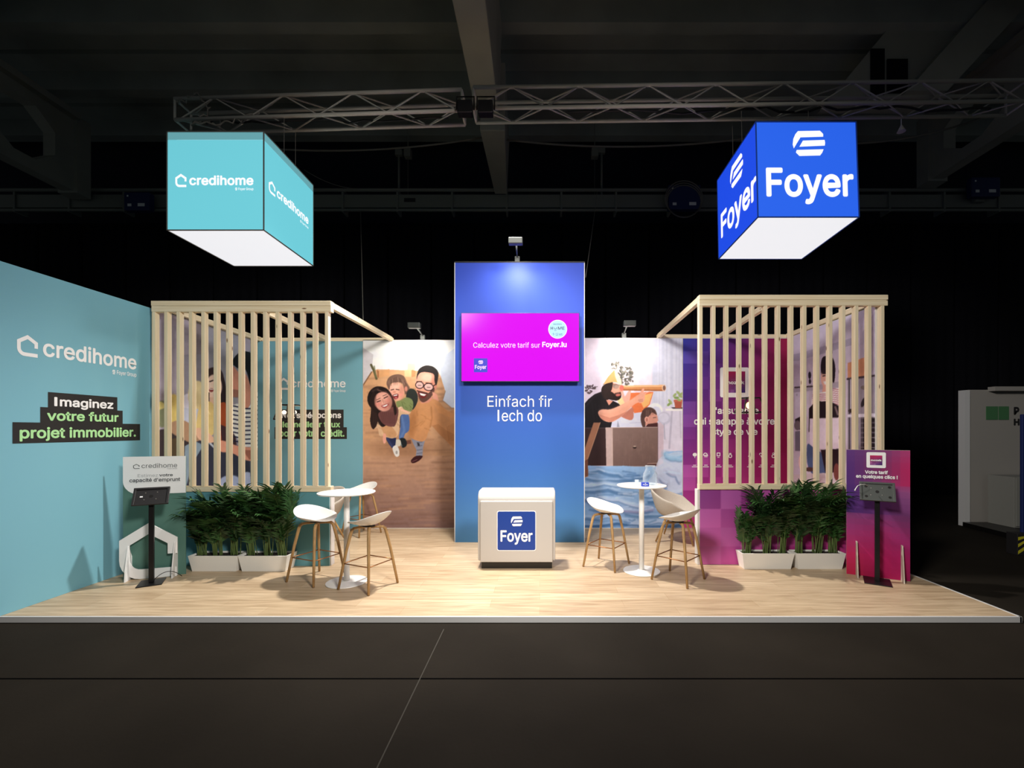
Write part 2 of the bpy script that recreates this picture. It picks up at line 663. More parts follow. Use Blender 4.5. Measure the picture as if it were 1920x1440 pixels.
def brand_lockup(parent, name, matl, icon, word, small, O, ex, ey, en, bold=0.018, lift=0.002, label=None):
    """house mark, wordmark and the small line under it; boxes are (x0,x1,y0,y1)"""
    mb = MB(); add_house(mb, icon, O, ex, ey, en, lift)
    mb.build('house_mark', matl, parent, label)
    mb = MB(); add_text(mb, 'credihome', word, O, ex, ey, en, bold, lift)
    mb.build('wordmark', matl, parent)
    x0, x1, y0, y1 = small
    w = (x1 - x0)
    mb = MB(); add_emblem(mb, (x0, x0 + w * 0.12, y0 + (y1 - y0) * 0.15, y1), O, ex, ey, en, lift)
    mb.build('small_emblem', matl, parent)
    mb = MB(); add_text(mb, 'Foyer Group', (x0 + w * 0.18, x1, y0, y1), O, ex, ey, en, 0.01, lift)
    mb.build('small_lettering', matl, parent)


def mark(parent, matl, ebox, tbox_, O, ex, ey, en, bold, lift, prefix=''):
    mb = MB(); add_emblem(mb, ebox, O, ex, ey, en, lift); mb.build(prefix + 'emblem', matl, parent)
    mb = MB(); add_text(mb, 'Foyer', tbox_, O, ex, ey, en, bold, lift); mb.build(prefix + 'wordmark', matl, parent)


# ---------------------------------------------------------------- print painter (what is printed on the murals)
class Canvas:
    def __init__(self, u0, v0, u1, v1, S, base):
        self.u0, self.v0, self.S = u0, v0, S
        self.W, self.H = int((u1 - u0) * S) + 2, int((v1 - v0) * S) + 2
        self.a = np.zeros((self.H, self.W, 3)); self.a[:] = base
        self.ox, self.oy, self.k = 0.0, 0.0, 1.0
        self.rng = random.Random(7)

    def tf(self, ox, oy, k):
        self.ox, self.oy, self.k = ox, oy, k
        return self

    def P(self, p):
        return ((self.ox + p[0] * self.k - self.u0) * self.S, (self.oy + p[1] * self.k - self.v0) * self.S)

    def _box(self, pts, pad=2):
        xs = [p[0] for p in pts]; ys = [p[1] for p in pts]
        x0 = max(0, int(min(xs)) - pad); x1 = min(self.W, int(max(xs)) + pad + 1)
        y0 = max(0, int(min(ys)) - pad); y1 = min(self.H, int(max(ys)) + pad + 1)
        return x0, x1, y0, y1

    def _blend(self, x0, x1, y0, y1, m, col):
        c = np.asarray(col, float)
        s = self.a[y0:y1, x0:x1]
        if c.ndim == 1: c = c[None, None, :]
        s[:] = s * (1 - m[..., None]) + c * m[..., None]

    def poly(self, pts, col, a=1.0, smooth=False, col2=None):
        q = [self.P(p) for p in pts]
        if smooth:
            n = len(q); out = []
            for i in range(n):
                p0, p1, p2, p3 = q[i - 1], q[i], q[(i + 1) % n], q[(i + 2) % n]
                for t in (0, .25, .5, .75):
                    t2, t3 = t * t, t * t * t
                    out.append(tuple(0.5 * (2 * p1[k] + (p2[k] - p0[k]) * t + (2 * p0[k] - 5 * p1[k] + 4 * p2[k] - p3[k]) * t2 + (3 * p1[k] - p0[k] - 3 * p2[k] + p3[k]) * t3) for k in (0, 1)))
            q = out
        x0, x1, y0, y1 = self._box(q)
        if x1 <= x0 or y1 <= y0: return
        m = np.zeros((y1 - y0, x1 - x0))
        for dx in (0.25, 0.75):
            for dy in (0.25, 0.75):
                X = (np.arange(x0, x1) + dx - 0.5)[None, :]; Y = (np.arange(y0, y1) + dy - 0.5)[:, None]
                ins = np.zeros(m.shape, bool)
                for i in range(len(q)):
                    ax, ay = q[i]; bx, by = q[(i + 1) % len(q)]
                    if ay == by: continue
                    c = ((ay > Y) != (by > Y)) & (X < (bx - ax) * (Y - ay) / (by - ay) + ax)
                    ins ^= c
                m += ins * 0.25
        if col2 is not None:
            t = np.clip((np.arange(y0, y1) - min(p[1] for p in q)) / max(1, max(p[1] for p in q) - min(p[1] for p in q)), 0, 1)[:, None, None]
            col = np.asarray(col, float)[None, None] * (1 - t) + np.asarray(col2, float)[None, None] * t
            col = np.repeat(col, x1 - x0, 1)
        self._blend(x0, x1, y0, y1, m * a, col)

    def ell(self, cx, cy, rx, ry, col, a=1.0, rot=0.0, soft=0.12):
        C = self.P((cx, cy)); rx *= self.k * self.S; ry *= self.k * self.S
        rm = max(rx, ry) * (1 + soft)
        x0, x1, y0, y1 = self._box([(C[0] - rm, C[1] - rm), (C[0] + rm, C[1] + rm)])
        if x1 <= x0 or y1 <= y0: return
        X = np.arange(x0, x1)[None, :] - C[0]; Y = np.arange(y0, y1)[:, None] - C[1]
        c, s = math.cos(R(rot)), math.sin(R(rot))
        d = np.sqrt(((X * c + Y * s) / rx) ** 2 + ((-X * s + Y * c) / ry) ** 2)
        sf = max(soft, 0.7 / max(0.5, min(rx, ry)))
        m = np.clip((1 + sf / 2 - d) / sf, 0, 1) * a
        self._blend(x0, x1, y0, y1, m, col)

    def line(self, pts, w, col, a=1.0, soft=1.0):
        q = [self.P(p) for p in pts]; w = w * self.k * self.S / 2
        x0, x1, y0, y1 = self._box(q, int(w + 3))
        if x1 <= x0 or y1 <= y0: return
        X = np.arange(x0, x1)[None, :] * 1.0; Y = np.arange(y0, y1)[:, None] * 1.0
        D = np.full((y1 - y0, x1 - x0), 1e9)
        for (ax, ay), (bx, by) in zip(q[:-1], q[1:]):
            dx, dy = bx - ax, by - ay
            t = np.clip(((X - ax) * dx + (Y - ay) * dy) / max(1e-9, dx * dx + dy * dy), 0, 1)
            D = np.minimum(D, np.hypot(X - ax - t * dx, Y - ay - t * dy))
        m = np.clip((w + soft / 2 - D) / soft, 0, 1)
        if w < 0.5: m = m * max(0.25, w * 2)
        self._blend(x0, x1, y0, y1, m * a, col)

    def finish(self, amt=0.028, cool=True):
        """fine tonal unevenness of a printed photograph"""
        g = np.random.RandomState(3)
        tot = np.zeros((self.H, self.W))
        for cell, w in ((34, 0.5), (14, 0.7), (6, 0.6), (3, 0.35)):
            h, wd = self.H // cell + 3, self.W // cell + 3
            n = g.uniform(-1, 1, (h, wd))
            y = np.arange(self.H) / cell; x = np.arange(self.W) / cell
            yi, xi = y.astype(int), x.astype(int); fy = (y - yi)[:, None]; fx = (x - xi)[None, :]
            fy = fy * fy * (3 - 2 * fy); fx = fx * fx * (3 - 2 * fx)
            tot += w * ((n[yi][:, xi] * (1 - fx) + n[yi][:, xi + 1] * fx) * (1 - fy) + (n[yi + 1][:, xi] * (1 - fx) + n[yi + 1][:, xi + 1] * fx) * fy)
        grey = self.a.mean(-1, keepdims=True)
        a = grey + (self.a - grey) * 0.96
        a = 132 + (a - 132) * 1.13
        self.a = np.clip(a * np.array([1.04, 1.06, 1.11]) * (1 + amt * tot[..., None]), 0, 255)
        return self

    def sample(self, U, V):
        x = np.clip((U - self.u0) * self.S, 0, self.W - 1.001); y = np.clip((V - self.v0) * self.S, 0, self.H - 1.001)
        xi = x.astype(int); yi = y.astype(int); fx = (x - xi)[..., None]; fy = (y - yi)[..., None]
        a = self.a
        c = (a[yi, xi] * (1 - fx) + a[yi, xi + 1] * fx) * (1 - fy) + (a[yi + 1, xi] * (1 - fx) + a[yi + 1, xi + 1] * fx) * fy
        c = np.clip(c / 255.0, 0, 1)
        return np.where(c <= 0.04045, c / 12.92, ((c + 0.055) / 1.055) ** 2.4)


def print_mesh(name, parent, P00, P10, P01, nx, ny, fn, gain=1.0):
    """grid from corner P00 (bottom left) to P10 (bottom right) and P01 (top left), ink from fn(points)"""
    P00, P10, P01 = (np.array(p, float) for p in (P00, P10, P01))
    s = np.linspace(0, 1, nx + 1); t = np.linspace(0, 1, ny + 1)
    SS, TT = np.meshgrid(s, t)
    pts = P00 + SS[..., None] * (P10 - P00) + TT[..., None] * (P01 - P00)
    colr = np.clip(fn(pts, SS, TT) * gain, 0, 1)
    o3 = np.array(origin(parent)) if parent is not None else np.zeros(3)
    me = bpy.data.meshes.new(name)
    nv = (nx + 1) * (ny + 1)
    idx = np.arange(nv).reshape(ny + 1, nx + 1)
    quads = np.stack([idx[:-1, :-1], idx[:-1, 1:], idx[1:, 1:], idx[1:, :-1]], -1).reshape(-1, 4)
    me.vertices.add(nv)
    me.vertices.foreach_set('co', (pts.reshape(-1, 3) - o3).ravel())
    nq = len(quads)
    me.loops.add(nq * 4); me.polygons.add(nq)
    me.loops.foreach_set('vertex_index', quads.ravel().astype(np.int32))
    me.polygons.foreach_set('loop_start', np.arange(0, nq * 4, 4, dtype=np.int32))
    me.update(calc_edges=True)
    ca = me.color_attributes.new('ink', 'FLOAT_COLOR', 'POINT')
    rgba = np.ones((nv, 4)); rgba[:, :3] = colr.reshape(-1, 3)
    ca.data.foreach_set('color', rgba.ravel())
    me.materials.append(M['print'])
    o = bpy.data.objects.new(name, me)
    COL.objects.link(o)
    if parent is not None: o.parent = parent
    return o


def project(pts):
    U = CU + pts[..., 0] * F / pts[..., 1]
    V = CV - (pts[..., 2] - CH) * F / pts[..., 1]
    return U, V


SKIN = (226, 166, 140)


def paint_family():
    c = Canvas(678, 634, 858, 996, 1.25, (150, 112, 84)).tf(680, 640, 1 / 6.0)
    # parquet, darker towards the bottom of the print
    c.poly([(-10, 300), (1060, 300), (1060, 1300), (-10, 1300)], (214, 164, 120), col2=(190, 146, 112))
    c.poly([(-10, 1290), (1060, 1290), (1060, 2140), (-10, 2140)], (188, 146, 116), col2=(134, 106, 100))
    r = c.rng
    for i in range(240):
        y = 420 + 1700 * (i / 240.0) + r.uniform(-20, 20)
        x = r.uniform(-100, 1000); L = r.uniform(80, 420); d = r.uniform(-1, 1)
        base = (210, 160, 115) if d > 0 else (112, 76, 58)
        c.line([(x, y), (x + L, y + r.uniform(-12, 6))], r.uniform(6, 22), base, 0.10 + 0.16 * r.random(), 5)
    # room walls
    c.poly([(-12, 515), (100, 340), (160, 315), (300, 318), (620, 332), (850, 345), (880, 400), (930, 560), (1060, 520), (1060, -40), (-12, -40)], (232, 228, 224))
    c.poly([(-12, 515), (100, 335), (120, 150), (-12, 60)], (206, 198, 196))
    c.poly([(870, 200), (1060, 60), (1060, 752), (1000, 748), (900, 665), (930, 560), (880, 400)], (206, 210, 216))
    c.line([(300, 328), (620, 345)], 12, (226, 160, 120), 0.8)
    c.line([(-12, 520), (100, 345)], 14, (120, 84, 60), 0.8)
    c.line([(930, 560), (900, 665), (1000, 750), (1060, 752)], 10, (160, 128, 104), 0.7)
    for q, k in (([(180, 335), (300, 312), (300, 385), (182, 412)], (214, 158, 108)), ([(160, 320), (182, 335), (182, 412), (165, 400)], (170, 112, 74)),
                 ([(470, 322), (550, 316), (550, 402), (470, 396)], (232, 186, 138)), ([(550, 316), (596, 330), (592, 396), (550, 402)], (206, 140, 96)),
                 ([(505, 250), (592, 250), (592, 322), (505, 320)], (240, 204, 160))):
        c.poly(q, k)
    c.line([(95, 265), (130, 340), (155, 420)], 26, (98, 92, 62)); c.line([(130, 280), (150, 400)], 14, (120, 120, 84), 0.8)
    # soft contact shade under the three people in the print
    c.ell(480, 1200, 330, 110, (110, 74, 54), 0.35, 0, 0.9)
    # man: legs, jumper, long arm to the lens
    c.poly([(540, 1075), (705, 1100), (680, 1190), (672, 1295), (598, 1292), (606, 1225), (560, 1130)], (140, 140, 150), smooth=False)
    for y in (1140, 1180, 1225, 1262): c.line([(612, y), (668, y - 8)], 9, (92, 92, 104), 0.7)
    c.poly([(612, 1135), (640, 1150), (640, 1182), (618, 1172)], (60, 56, 60))
    c.poly([(545, 1335), (600, 1290), (674, 1290), (650, 1330), (600, 1362), (556, 1370)], (66, 32, 36), smooth=True)
    c.line([(560, 1352), (612, 1330)], 8, (150, 110, 110), 0.6)
    c.poly([(488, 1118), (540, 1108), (548, 1150), (496, 1158)], (116, 76, 64))
    c.poly([(625, 690), (700, 668), (780, 650), (850, 672), (900, 730), (960, 790), (1060, 800), (1060, 1225), (1000, 1185), (930, 1110), (850, 1030), (780, 955), (745, 1005), (705, 1110), (640, 1125), (530, 1075), (512, 960), (520, 880), (548, 780)], (200, 142, 96), smooth=True)
    c.poly([(780, 950), (850, 1030), (930, 1110), (1060, 1230), (1060, 1060), (940, 1000), (850, 930)], (168, 112, 72), 0.45)
    c.poly([(800, 700), (900, 740), (1010, 810), (1060, 815), (1060, 880), (940, 840), (850, 800)], (214, 150, 96), 0.5)
    for i in range(14):
        x = r.uniform(540, 740); y = r.uniform(760, 1060)
        c.line([(x, y), (x + r.uniform(-60, 60), y + r.uniform(10, 60))], 7, r.choice([(150, 94, 52), (212, 152, 98)]), 0.45, 3)
    for i in range(6): c.line([(950 + i * 17, 960 - i * 8), (970 + i * 15, 1120)], 5, (140, 86, 48), 0.5, 2)
    c.line([(770, 740), (780, 860), (760, 960)], 10, (146, 92, 52), 0.6, 4)
    c.poly([(640, 660), (760, 610), (790, 640), (740, 690), (660, 700)], (206, 140, 116))
    c.ell(560, 930, 50, 150, (140, 88, 48), 0.4, 10, 0.9); c.ell(690, 860, 80, 120, (214, 154, 100), 0.35, 0, 0.9)
    # man: head
    c.poly([(612, 380), (680, 345), (800, 365), (824, 450), (806, 560), (764, 630), (690, 684), (636, 650), (602, 545), (594, 450)], (226, 158, 132), smooth=True)
    c.ell(730, 410, 66, 40, (240, 184, 158), 0.8, 0, 0.7)
    c.ell(800, 470, 30, 110, (180, 112, 92), 0.5, 0, 0.9); c.ell(650, 545, 34, 22, (236, 150, 130), 0.6, 0, 0.9)
    c.ell(815, 505, 20, 40, (204, 134, 112))
    c.poly([(618, 560), (640, 572), (700, 585), (742, 580), (800, 520), (806, 560), (764, 632), (690, 686), (638, 655)], (74, 52, 46), 0.82, True)
    c.poly([(630, 572), (722, 594), (700, 634), (668, 640), (640, 615)], (116, 44, 44), smooth=True)
    c.poly([(636, 580), (716, 598), (692, 616), (654, 606)], (250, 244, 240))
    c.line([(612, 556), (660, 568), (725, 584)], 14, (66, 46, 40), 0.9)
    c.poly([(655, 500), (682, 500), (690, 556), (648, 552)], (232, 162, 134), smooth=True)
    c.poly([(608, 430), (612, 365), (640, 305), (710, 270), (790, 282), (846, 335), (850, 405), (828, 495), (808, 450), (800, 372), (720, 348), (655, 352), (622, 385)], (50, 44, 42), smooth=True)
    for gx, gy, rx, ry in ((640, 492, 42, 36), (742, 514, 50, 38)):
        c.ell(gx, gy, rx + 7, ry + 7, (40, 22, 24), 1, 8)
        c.ell(gx, gy, rx - 2, ry - 2, (214, 172, 160), 1, 8)
        c.line([(gx - 16, gy + 2), (gx + 16, gy + 4)], 7, (70, 50, 48), 0.8)
    c.line([(684, 492), (694, 496)], 9, (40, 22, 24)); c.line([(792, 505), (815, 488)], 9, (40, 22, 24))
    c.line([(608, 452), (664, 452)], 9, (60, 42, 38), 0.8); c.line([(710, 466), (780, 474)], 9, (60, 42, 38), 0.8)
    for i in range(4): c.line([(790 + i * 14, 575 + i * 8), (800 + i * 16, 640 + i * 8)], 13, (220, 154, 130))
    # dark jacket sleeve behind the child
    c.poly([(505, 545), (570, 535), (612, 580), (622, 650), (600, 720), (560, 770), (545, 690), (490, 640)], (54, 58, 54), smooth=True)
    # child
    c.poly([(375, 690), (430, 660), (490, 630), (558, 660), (566, 745), (510, 812), (420, 790)], (132, 142, 92), smooth=True)
    for i in range(8):
        x = r.uniform(400, 540); y = r.uniform(670, 770); c.line([(x, y), (x + 24, y + 22)], 7, (96, 104, 62), 0.6)
    c.line([(440, 680), (470, 790)], 5, (80, 90, 54), 0.7)
    c.poly([(425, 830), (515, 822), (524, 990), (478, 1040), (455, 1090), (408, 1095), (425, 950)], (84, 110, 156), smooth=True)
    c.line([(440, 850), (470, 1000), (430, 1080)], 16, (124, 150, 190), 0.6, 6); c.line([(420, 840), (418, 960)], 14, (34, 40, 60), 0.8, 4)
    c.poly([(415, 1098), (474, 1092), (498, 1150), (480, 1188), (440, 1190)], (36, 42, 46), smooth=True); c.line([(425, 1130), (440, 1180)], 6, (150, 170, 170))
    c.poly([(365, 1110), (420, 1108), (428, 1168), (388, 1182), (360, 1150)], (206, 196, 176), smooth=True)
    c.ell(382, 562, 84, 106, (232, 172, 146), 1, -12)
    c.poly([(268, 470), (292, 410), (350, 376), (420, 372), (470, 400), (500, 470), (530, 525), (505, 560), (478, 600), (462, 520), (440, 470), (380, 462), (318, 478), (300, 545), (284, 520)], (120, 92, 78), smooth=True)
    for i in range(14):
        x = 290 + i * 15; c.line([(x, 400 + abs(i - 6) * 8), (x - 4 + i * 2, 470 + r.uniform(-10, 30))], 6, r.choice([(80, 58, 48), (160, 126, 106)]), 0.6)
    c.ell(440, 570, 30, 80, (190, 122, 100), 0.5, 0, 0.9); c.ell(320, 590, 26, 22, (240, 160, 140), 0.6, 0, 0.9); c.ell(365, 510, 46, 26, (244, 196, 172), 0.6, -10, 0.9)
    c.ell(488, 535, 16, 28, (206, 138, 116))
    c.poly([(338, 604), (398, 590), (400, 634), (372, 652), (348, 640)], (130, 52, 54), smooth=True); c.poly([(345, 606), (392, 596), (388, 610), (350, 616)], (248, 240, 236)); c.ell(376, 636, 16, 10, (206, 112, 112))
    c.line([(318, 548), (350, 540)], 9, (70, 46, 42)); c.line([(376, 540), (410, 546)], 9, (70, 46, 42)); c.ell(358, 570, 18, 13, (214, 146, 122))
    c.ell(420, 600, 22, 18, (238, 150, 136), 0.5, 0, 0.8)
    # woman
    c.poly([(250, 1080), (378, 1086), (366, 1190), (330, 1202), (290, 1150)], (46, 52, 82), smooth=False)
    c.line([(280, 1100), (330, 1180)], 14, (84, 96, 136), 0.6, 5)
    c.poly([(336, 1198), (378, 1168), (408, 1215), (412, 1280), (384, 1300), (356, 1272)], (216, 210, 200), smooth=True); c.ell(382, 1250, 12, 20, (160, 154, 146))
    c.poly([(140, 830), (190, 850), (240, 940), (300, 905), (380, 760), (440, 735), (470, 770), (540, 795), (510, 824), (430, 830), (412, 960), (392, 1060), (330, 1092), (250, 1070), (190, 1060), (170, 980), (130, 970)], (214, 176, 138), smooth=True)
    for i in range(16):
        x = r.uniform(180, 400); y = r.uniform(850, 1060); c.line([(x, y), (x + 30, y + r.uniform(10, 40))], 7, r.choice([(180, 136, 100), (236, 204, 168)]), 0.5, 3)
    c.poly([(205, 915), (270, 905), (380, 1030), (352, 1082), (260, 1062), (215, 985)], (196, 144, 100), 0.8, True)
    c.poly([(235, 1040), (262, 1050), (262, 1130), (240, 1150), (226, 1110)], (222, 160, 136), smooth=True)
    c.line([(400, 760), (430, 740)], 10, (236, 208, 178)); 
    for i in range(4): c.line([(420 + i * 22, 752 + i * 10), (440 + i * 24, 782 + i * 8)], 13, (234, 180, 152))
    c.poly([(52, 640), (80, 560), (150, 508), (240, 516), (300, 560), (350, 650), (378, 730), (394, 830), (384, 900), (350, 960), (300, 920), (240, 960), (200, 950), (150, 880), (130, 985), (96, 960), (84, 860), (120, 830), (108, 770), (66, 710)], (44, 32, 32), smooth=True)
    c.poly([(200, 790), (380, 735), (398, 840), (352, 955), (240, 935), (180, 850)], (116, 76, 72), smooth=True)
    c.poly([(100, 700), (150, 800), (170, 880), (150, 960), (110, 980), (84, 900), (92, 800)], (54, 38, 36), smooth=True); c.poly([(340, 640), (372, 720), (384, 800), (360, 830), (345, 740)], (50, 36, 34), smooth=True)
    for i in range(8): c.line([(200 + i * 22, 800), (230 + i * 18, 920)], 7, (84, 52, 50), 0.5, 3)
    c.ell(232, 678, 98, 112, (218, 156, 136), 1, -20)
    c.ell(215, 630, 60, 36, (232, 176, 154), 0.7, -25, 0.8); c.ell(272, 735, 40, 34, (196, 130, 114), 0.6, 0, 0.8)
    c.poly([(60, 640), (90, 560), (150, 520), (230, 525), (290, 580), (225, 570), (160, 590), (125, 640), (130, 720), (170, 800), (120, 780)], (38, 28, 28), smooth=True)
    # parted hair with lighter strands, cheeks and shaded side of the face
    for i in range(9): c.line([(118 + i * 4, 560 + i * 6), (74 + i * 9, 660 + i * 4), (104 + i * 8, 790 + i * 6), (112 + i * 12, 900 + i * 6)], 5, (92, 66, 58) if i % 2 else (30, 22, 22), 0.55, 2)
    for i in range(6): c.line([(236 + i * 12, 540 + i * 8), (322 + i * 8, 620 + i * 14), (352 + i * 4, 720)], 5, (88, 62, 56), 0.5, 2)
    c.line([(170, 545), (215, 566), (262, 575)], 9, (196, 140, 122), 0.7, 4)
    c.ell(310, 690, 26, 80, (150, 92, 80), 0.45, -10, 0.9); c.ell(170, 710, 30, 24, (226, 140, 124), 0.6, 0, 0.9); c.ell(280, 672, 24, 20, (224, 138, 122), 0.5, 0, 0.9); c.ell(230, 694, 14, 16, (238, 184, 162), 0.7, 0, 0.8)
    c.line([(110, 560), (170, 530)], 12, (120, 100, 96), 0.5, 6)
    c.poly([(208, 726), (288, 700), (284, 726), (246, 750)], (168, 72, 72), smooth=True); c.poly([(216, 728), (282, 706), (276, 722), (244, 738)], (252, 246, 242))
    c.line([(162, 682), (200, 668)], 10, (60, 38, 36)); c.line([(240, 640), (280, 620)], 10, (60, 38, 36)); c.line([(154, 660), (196, 640)], 7, (70, 48, 44), 0.8); c.line([(228, 614), (268, 598)], 7, (70, 48, 44), 0.8)
    c.line([(222, 650), (238, 700)], 8, (198, 130, 112), 0.7)
    return c


def paint_pirate():
    c = Canvas(1090, 628, 1284, 996, 1.25, (228, 208, 214)).tf(1090, 650, 1 / 6.0)
    r = c.rng
    c.poly([(-20, -120), (1180, -120), (1180, 1300), (-20, 1300)], (232, 214, 216), col2=(222, 204, 212))
    c.poly([(800, -120), (1180, -120), (1180, 1250), (800, 900)], (208, 206, 214))
    for i in range(22):
        x = 800 + i * 16; c.line([(x, -120), (x + r.uniform(-6, 6), 700 + r.uniform(0, 300))], r.uniform(6, 14), r.choice([(188, 188, 202), (226, 222, 228)]), 0.5, 5)
    c.poly([(700, 720), (1180, 640), (1180, 1290), (820, 1300)], (214, 206, 216), 0.85)
    # white shell chair and table at the window
    c.ell(830, 720, 84, 86, (228, 226, 232)); c.ell(840, 740, 60, 66, (208, 206, 216)); c.ell(930, 805, 76, 72, (196, 192, 204)); c.ell(925, 800, 58, 52, (210, 206, 216))
    c.line([(930, 870), (940, 1040)], 12, (176, 172, 184)); c.line([(1020, 720), (990, 1140)], 22, (188, 182, 194)); c.line([(1110, 720), (1120, 1020)], 16, (196, 190, 200))
    c.poly([(945, 698), (1180, 694), (1180, 722), (950, 722)], (236, 232, 238))
    c.poly([(1010, 682), (1180, 682), (1180, 698), (1030, 698)], (70, 62, 70))
    c.poly([(1042, 600), (1138, 600), (1126, 692), (1056, 692)], (178, 96, 76)); c.poly([(1038, 596), (1142, 596), (1140, 622), (1040, 622)], (196, 112, 90))
    for p in [(1050, 545), (1090, 520), (1120, 560), (1000, 620), (985, 650), (1070, 575), (1130, 530), (1100, 600)]:
        c.ell(p[0], p[1], r.uniform(22, 34), 14, r.choice([(132, 156, 88), (160, 176, 112)]), 0.95, r.uniform(-60, 60))
    # climbing plant behind the hat, blurred leaves at the left
    for i in range(130):
        t = r.random(); x = 330 + 250 * r.random(); y = 180 + 250 * r.random()
        if (x - 500) ** 2 / 110 ** 2 + (y - 330) ** 2 / 110 ** 2 > 1 and not (330 < x < 420 and y < 290): continue
        c.ell(x, y, r.uniform(12, 24), r.uniform(7, 12), r.choice([(108, 104, 92), (140, 134, 118), (84, 82, 74)]), 0.9, r.uniform(0, 180))
    for i in range(16):
        x = 40 + 130 * r.random(); y = 440 + 90 * r.random()
        c.ell(x, y, 18, 9, (92, 74, 76), 0.9, r.uniform(0, 180))
    c.line([(30, 500), (100, 470), (180, 450)], 6, (90, 70, 70))
    # sofa, orange box
    c.poly([(300, 905), (340, 850), (470, 790), (590, 740), (700, 750), (720, 905)], (212, 210, 222), smooth=False)
    c.poly([(410, 830), (430, 905), (400, 905)], (160, 160, 172)); c.line([(545, 860), (700, 850)], 8, (184, 182, 196), 0.7)
    c.poly([(548, 520), (812, 508), (770, 650), (690, 735), (596, 748), (540, 620)], (228, 122, 74)); c.poly([(640, 560), (800, 520), (760, 650), (700, 690)], (244, 178, 112)); c.poly([(400, 600), (470, 560), (500, 640), (440, 670)], (240, 206, 150))
    # man: shirt, head, paper hat
    c.poly([(20, 660), (80, 590), (150, 535), (230, 505), (300, 600), (360, 610), (420, 640), (448, 672), (330, 730), (220, 740), (240, 820), (345, 845), (330, 915), (20, 915)], (34, 27, 32), smooth=False)
    for i in range(6): c.line([(120 + i * 40, 640 + i * 10), (150 + i * 34, 860)], 10, (50, 42, 48), 0.6, 6)
    c.poly([(275, 590), (355, 612), (310, 662)], (214, 146, 122))
    c.poly([(340, 405), (438, 440), (452, 505), (444, 565), (400, 600), (322, 570), (330, 480)], (224, 152, 126), smooth=True)
    c.poly([(236, 450), (300, 405), (352, 398), (346, 470), (322, 530), (330, 575), (290, 600), (255, 585), (224, 520)], (52, 36, 34), smooth=True)
    c.poly([(288, 520), (334, 505), (376, 530), (400, 515), (442, 520), (446, 572), (402, 606), (320, 596), (284, 570)], (48, 33, 31), smooth=True)
    c.poly([(388, 538), (438, 530), (436, 552), (398, 558)], (196, 104, 92), smooth=True); c.line([(380, 524), (440, 514)], 9, (60, 40, 36))
    c.poly([(410, 450), (452, 480), (440, 508), (412, 506)], (228, 150, 122)); c.ell(390, 447, 34, 29, (116, 108, 102)); c.line([(345, 425), (450, 435)], 6, (90, 70, 60))
    c.poly([(245, 428), (300, 340), (370, 262), (420, 310), (448, 380), (456, 442), (400, 402), (352, 398), (300, 410)], (218, 164, 104)); c.poly([(372, 264), (420, 310), (448, 380), (456, 442), (405, 402), (380, 330)], (240, 212, 178))
    c.ell(400, 470, 40, 60, (240, 176, 148), 0.5, 0, 0.9); c.line([(30, 700), (140, 560), (230, 512)], 10, (70, 60, 66), 0.5, 6)
    for i in range(12): c.line([(250 + i * 7, 420 + i * 2), (236 + i * 8, 500), (262 + i * 8, 580)], 4, (92, 66, 58) if i % 2 else (30, 20, 20), 0.5, 2)
    # arms and telescope
    c.poly([(440, 775), (500, 740), (560, 690), (582, 690), (588, 785), (562, 826), (500, 812)], (198, 126, 104), smooth=True)
    c.poly([(448, 495), (470, 500), (490, 560), (530, 500), (556, 500), (546, 590), (510, 645), (482, 620), (456, 560)], (230, 170, 148), smooth=True)
    c.poly([(450, 438), (920, 430), (940, 500), (470, 492)], (208, 142, 92)); c.poly([(450, 438), (920, 430), (928, 452), (455, 456)], (232, 178, 128)); c.poly([(462, 476), (938, 484), (940, 500), (470, 494)], (170, 104, 66))
    c.ell(930, 465, 23, 38, (226, 190, 160)); c.ell(932, 465, 15, 28, (130, 96, 84))
    c.ell(455, 465, 24, 34, (214, 110, 92), 0.9)
    c.poly([(188, 745), (230, 706), (320, 706), (420, 668), (560, 596), (640, 540), (688, 560), (700, 612), (612, 640), (520, 720), (430, 800), (330, 850), (236, 820)], (232, 164, 134), smooth=True)
    c.poly([(196, 760), (240, 820), (330, 850), (430, 800), (520, 722), (420, 770), (320, 800)], (196, 122, 98), 0.6)
    c.line([(210, 730), (330, 726), (450, 672), (590, 590)], 18, (246, 188, 158), 0.5, 12)
    c.poly([(636, 560), (660, 520), (690, 470), (708, 478), (704, 520), (780, 500), (716, 540), (714, 590), (690, 625), (650, 632)], (228, 162, 136), smooth=True)
    for i in range(3): c.line([(640 + i * 6, 600 + i * 10), (690, 590 + i * 12)], 5, (180, 110, 92), 0.7)
    # boy
    c.ell(775, 810, 84, 96, (212, 152, 132)); c.poly([(690, 905), (668, 830), (672, 760), (710, 695), (775, 682), (830, 712), (850, 770), (800, 740), (770, 770), (745, 800), (720, 850), (720, 905)], (96, 72, 66), smooth=True)
    for i in range(10): c.line([(690 + i * 14, 720), (684 + i * 15, 800 - i * 5)], 6, r.choice([(64, 46, 44), (136, 108, 98)]), 0.6, 2)
    c.ell(735, 820, 24, 34, (224, 168, 148)); c.ell(737, 822, 13, 22, (188, 124, 106)); c.poly([(840, 780), (866, 830), (848, 846)], (216, 154, 134)); c.line([(808, 800), (840, 796)], 6, (80, 56, 52)); c.line([(820, 862), (852, 856)], 6, (160, 84, 78))
    c.poly([(720, 905), (750, 870), (862, 856), (858, 905)], (84, 52, 52))
    # cardboard boat
    c.poly([(20, 915), (278, 915), (282, 1340), (20, 1340)], (66, 46, 46)); c.poly([(275, 910), (862, 905), (862, 1345), (280, 1348)], (140, 114, 104), col2=(120, 96, 88))
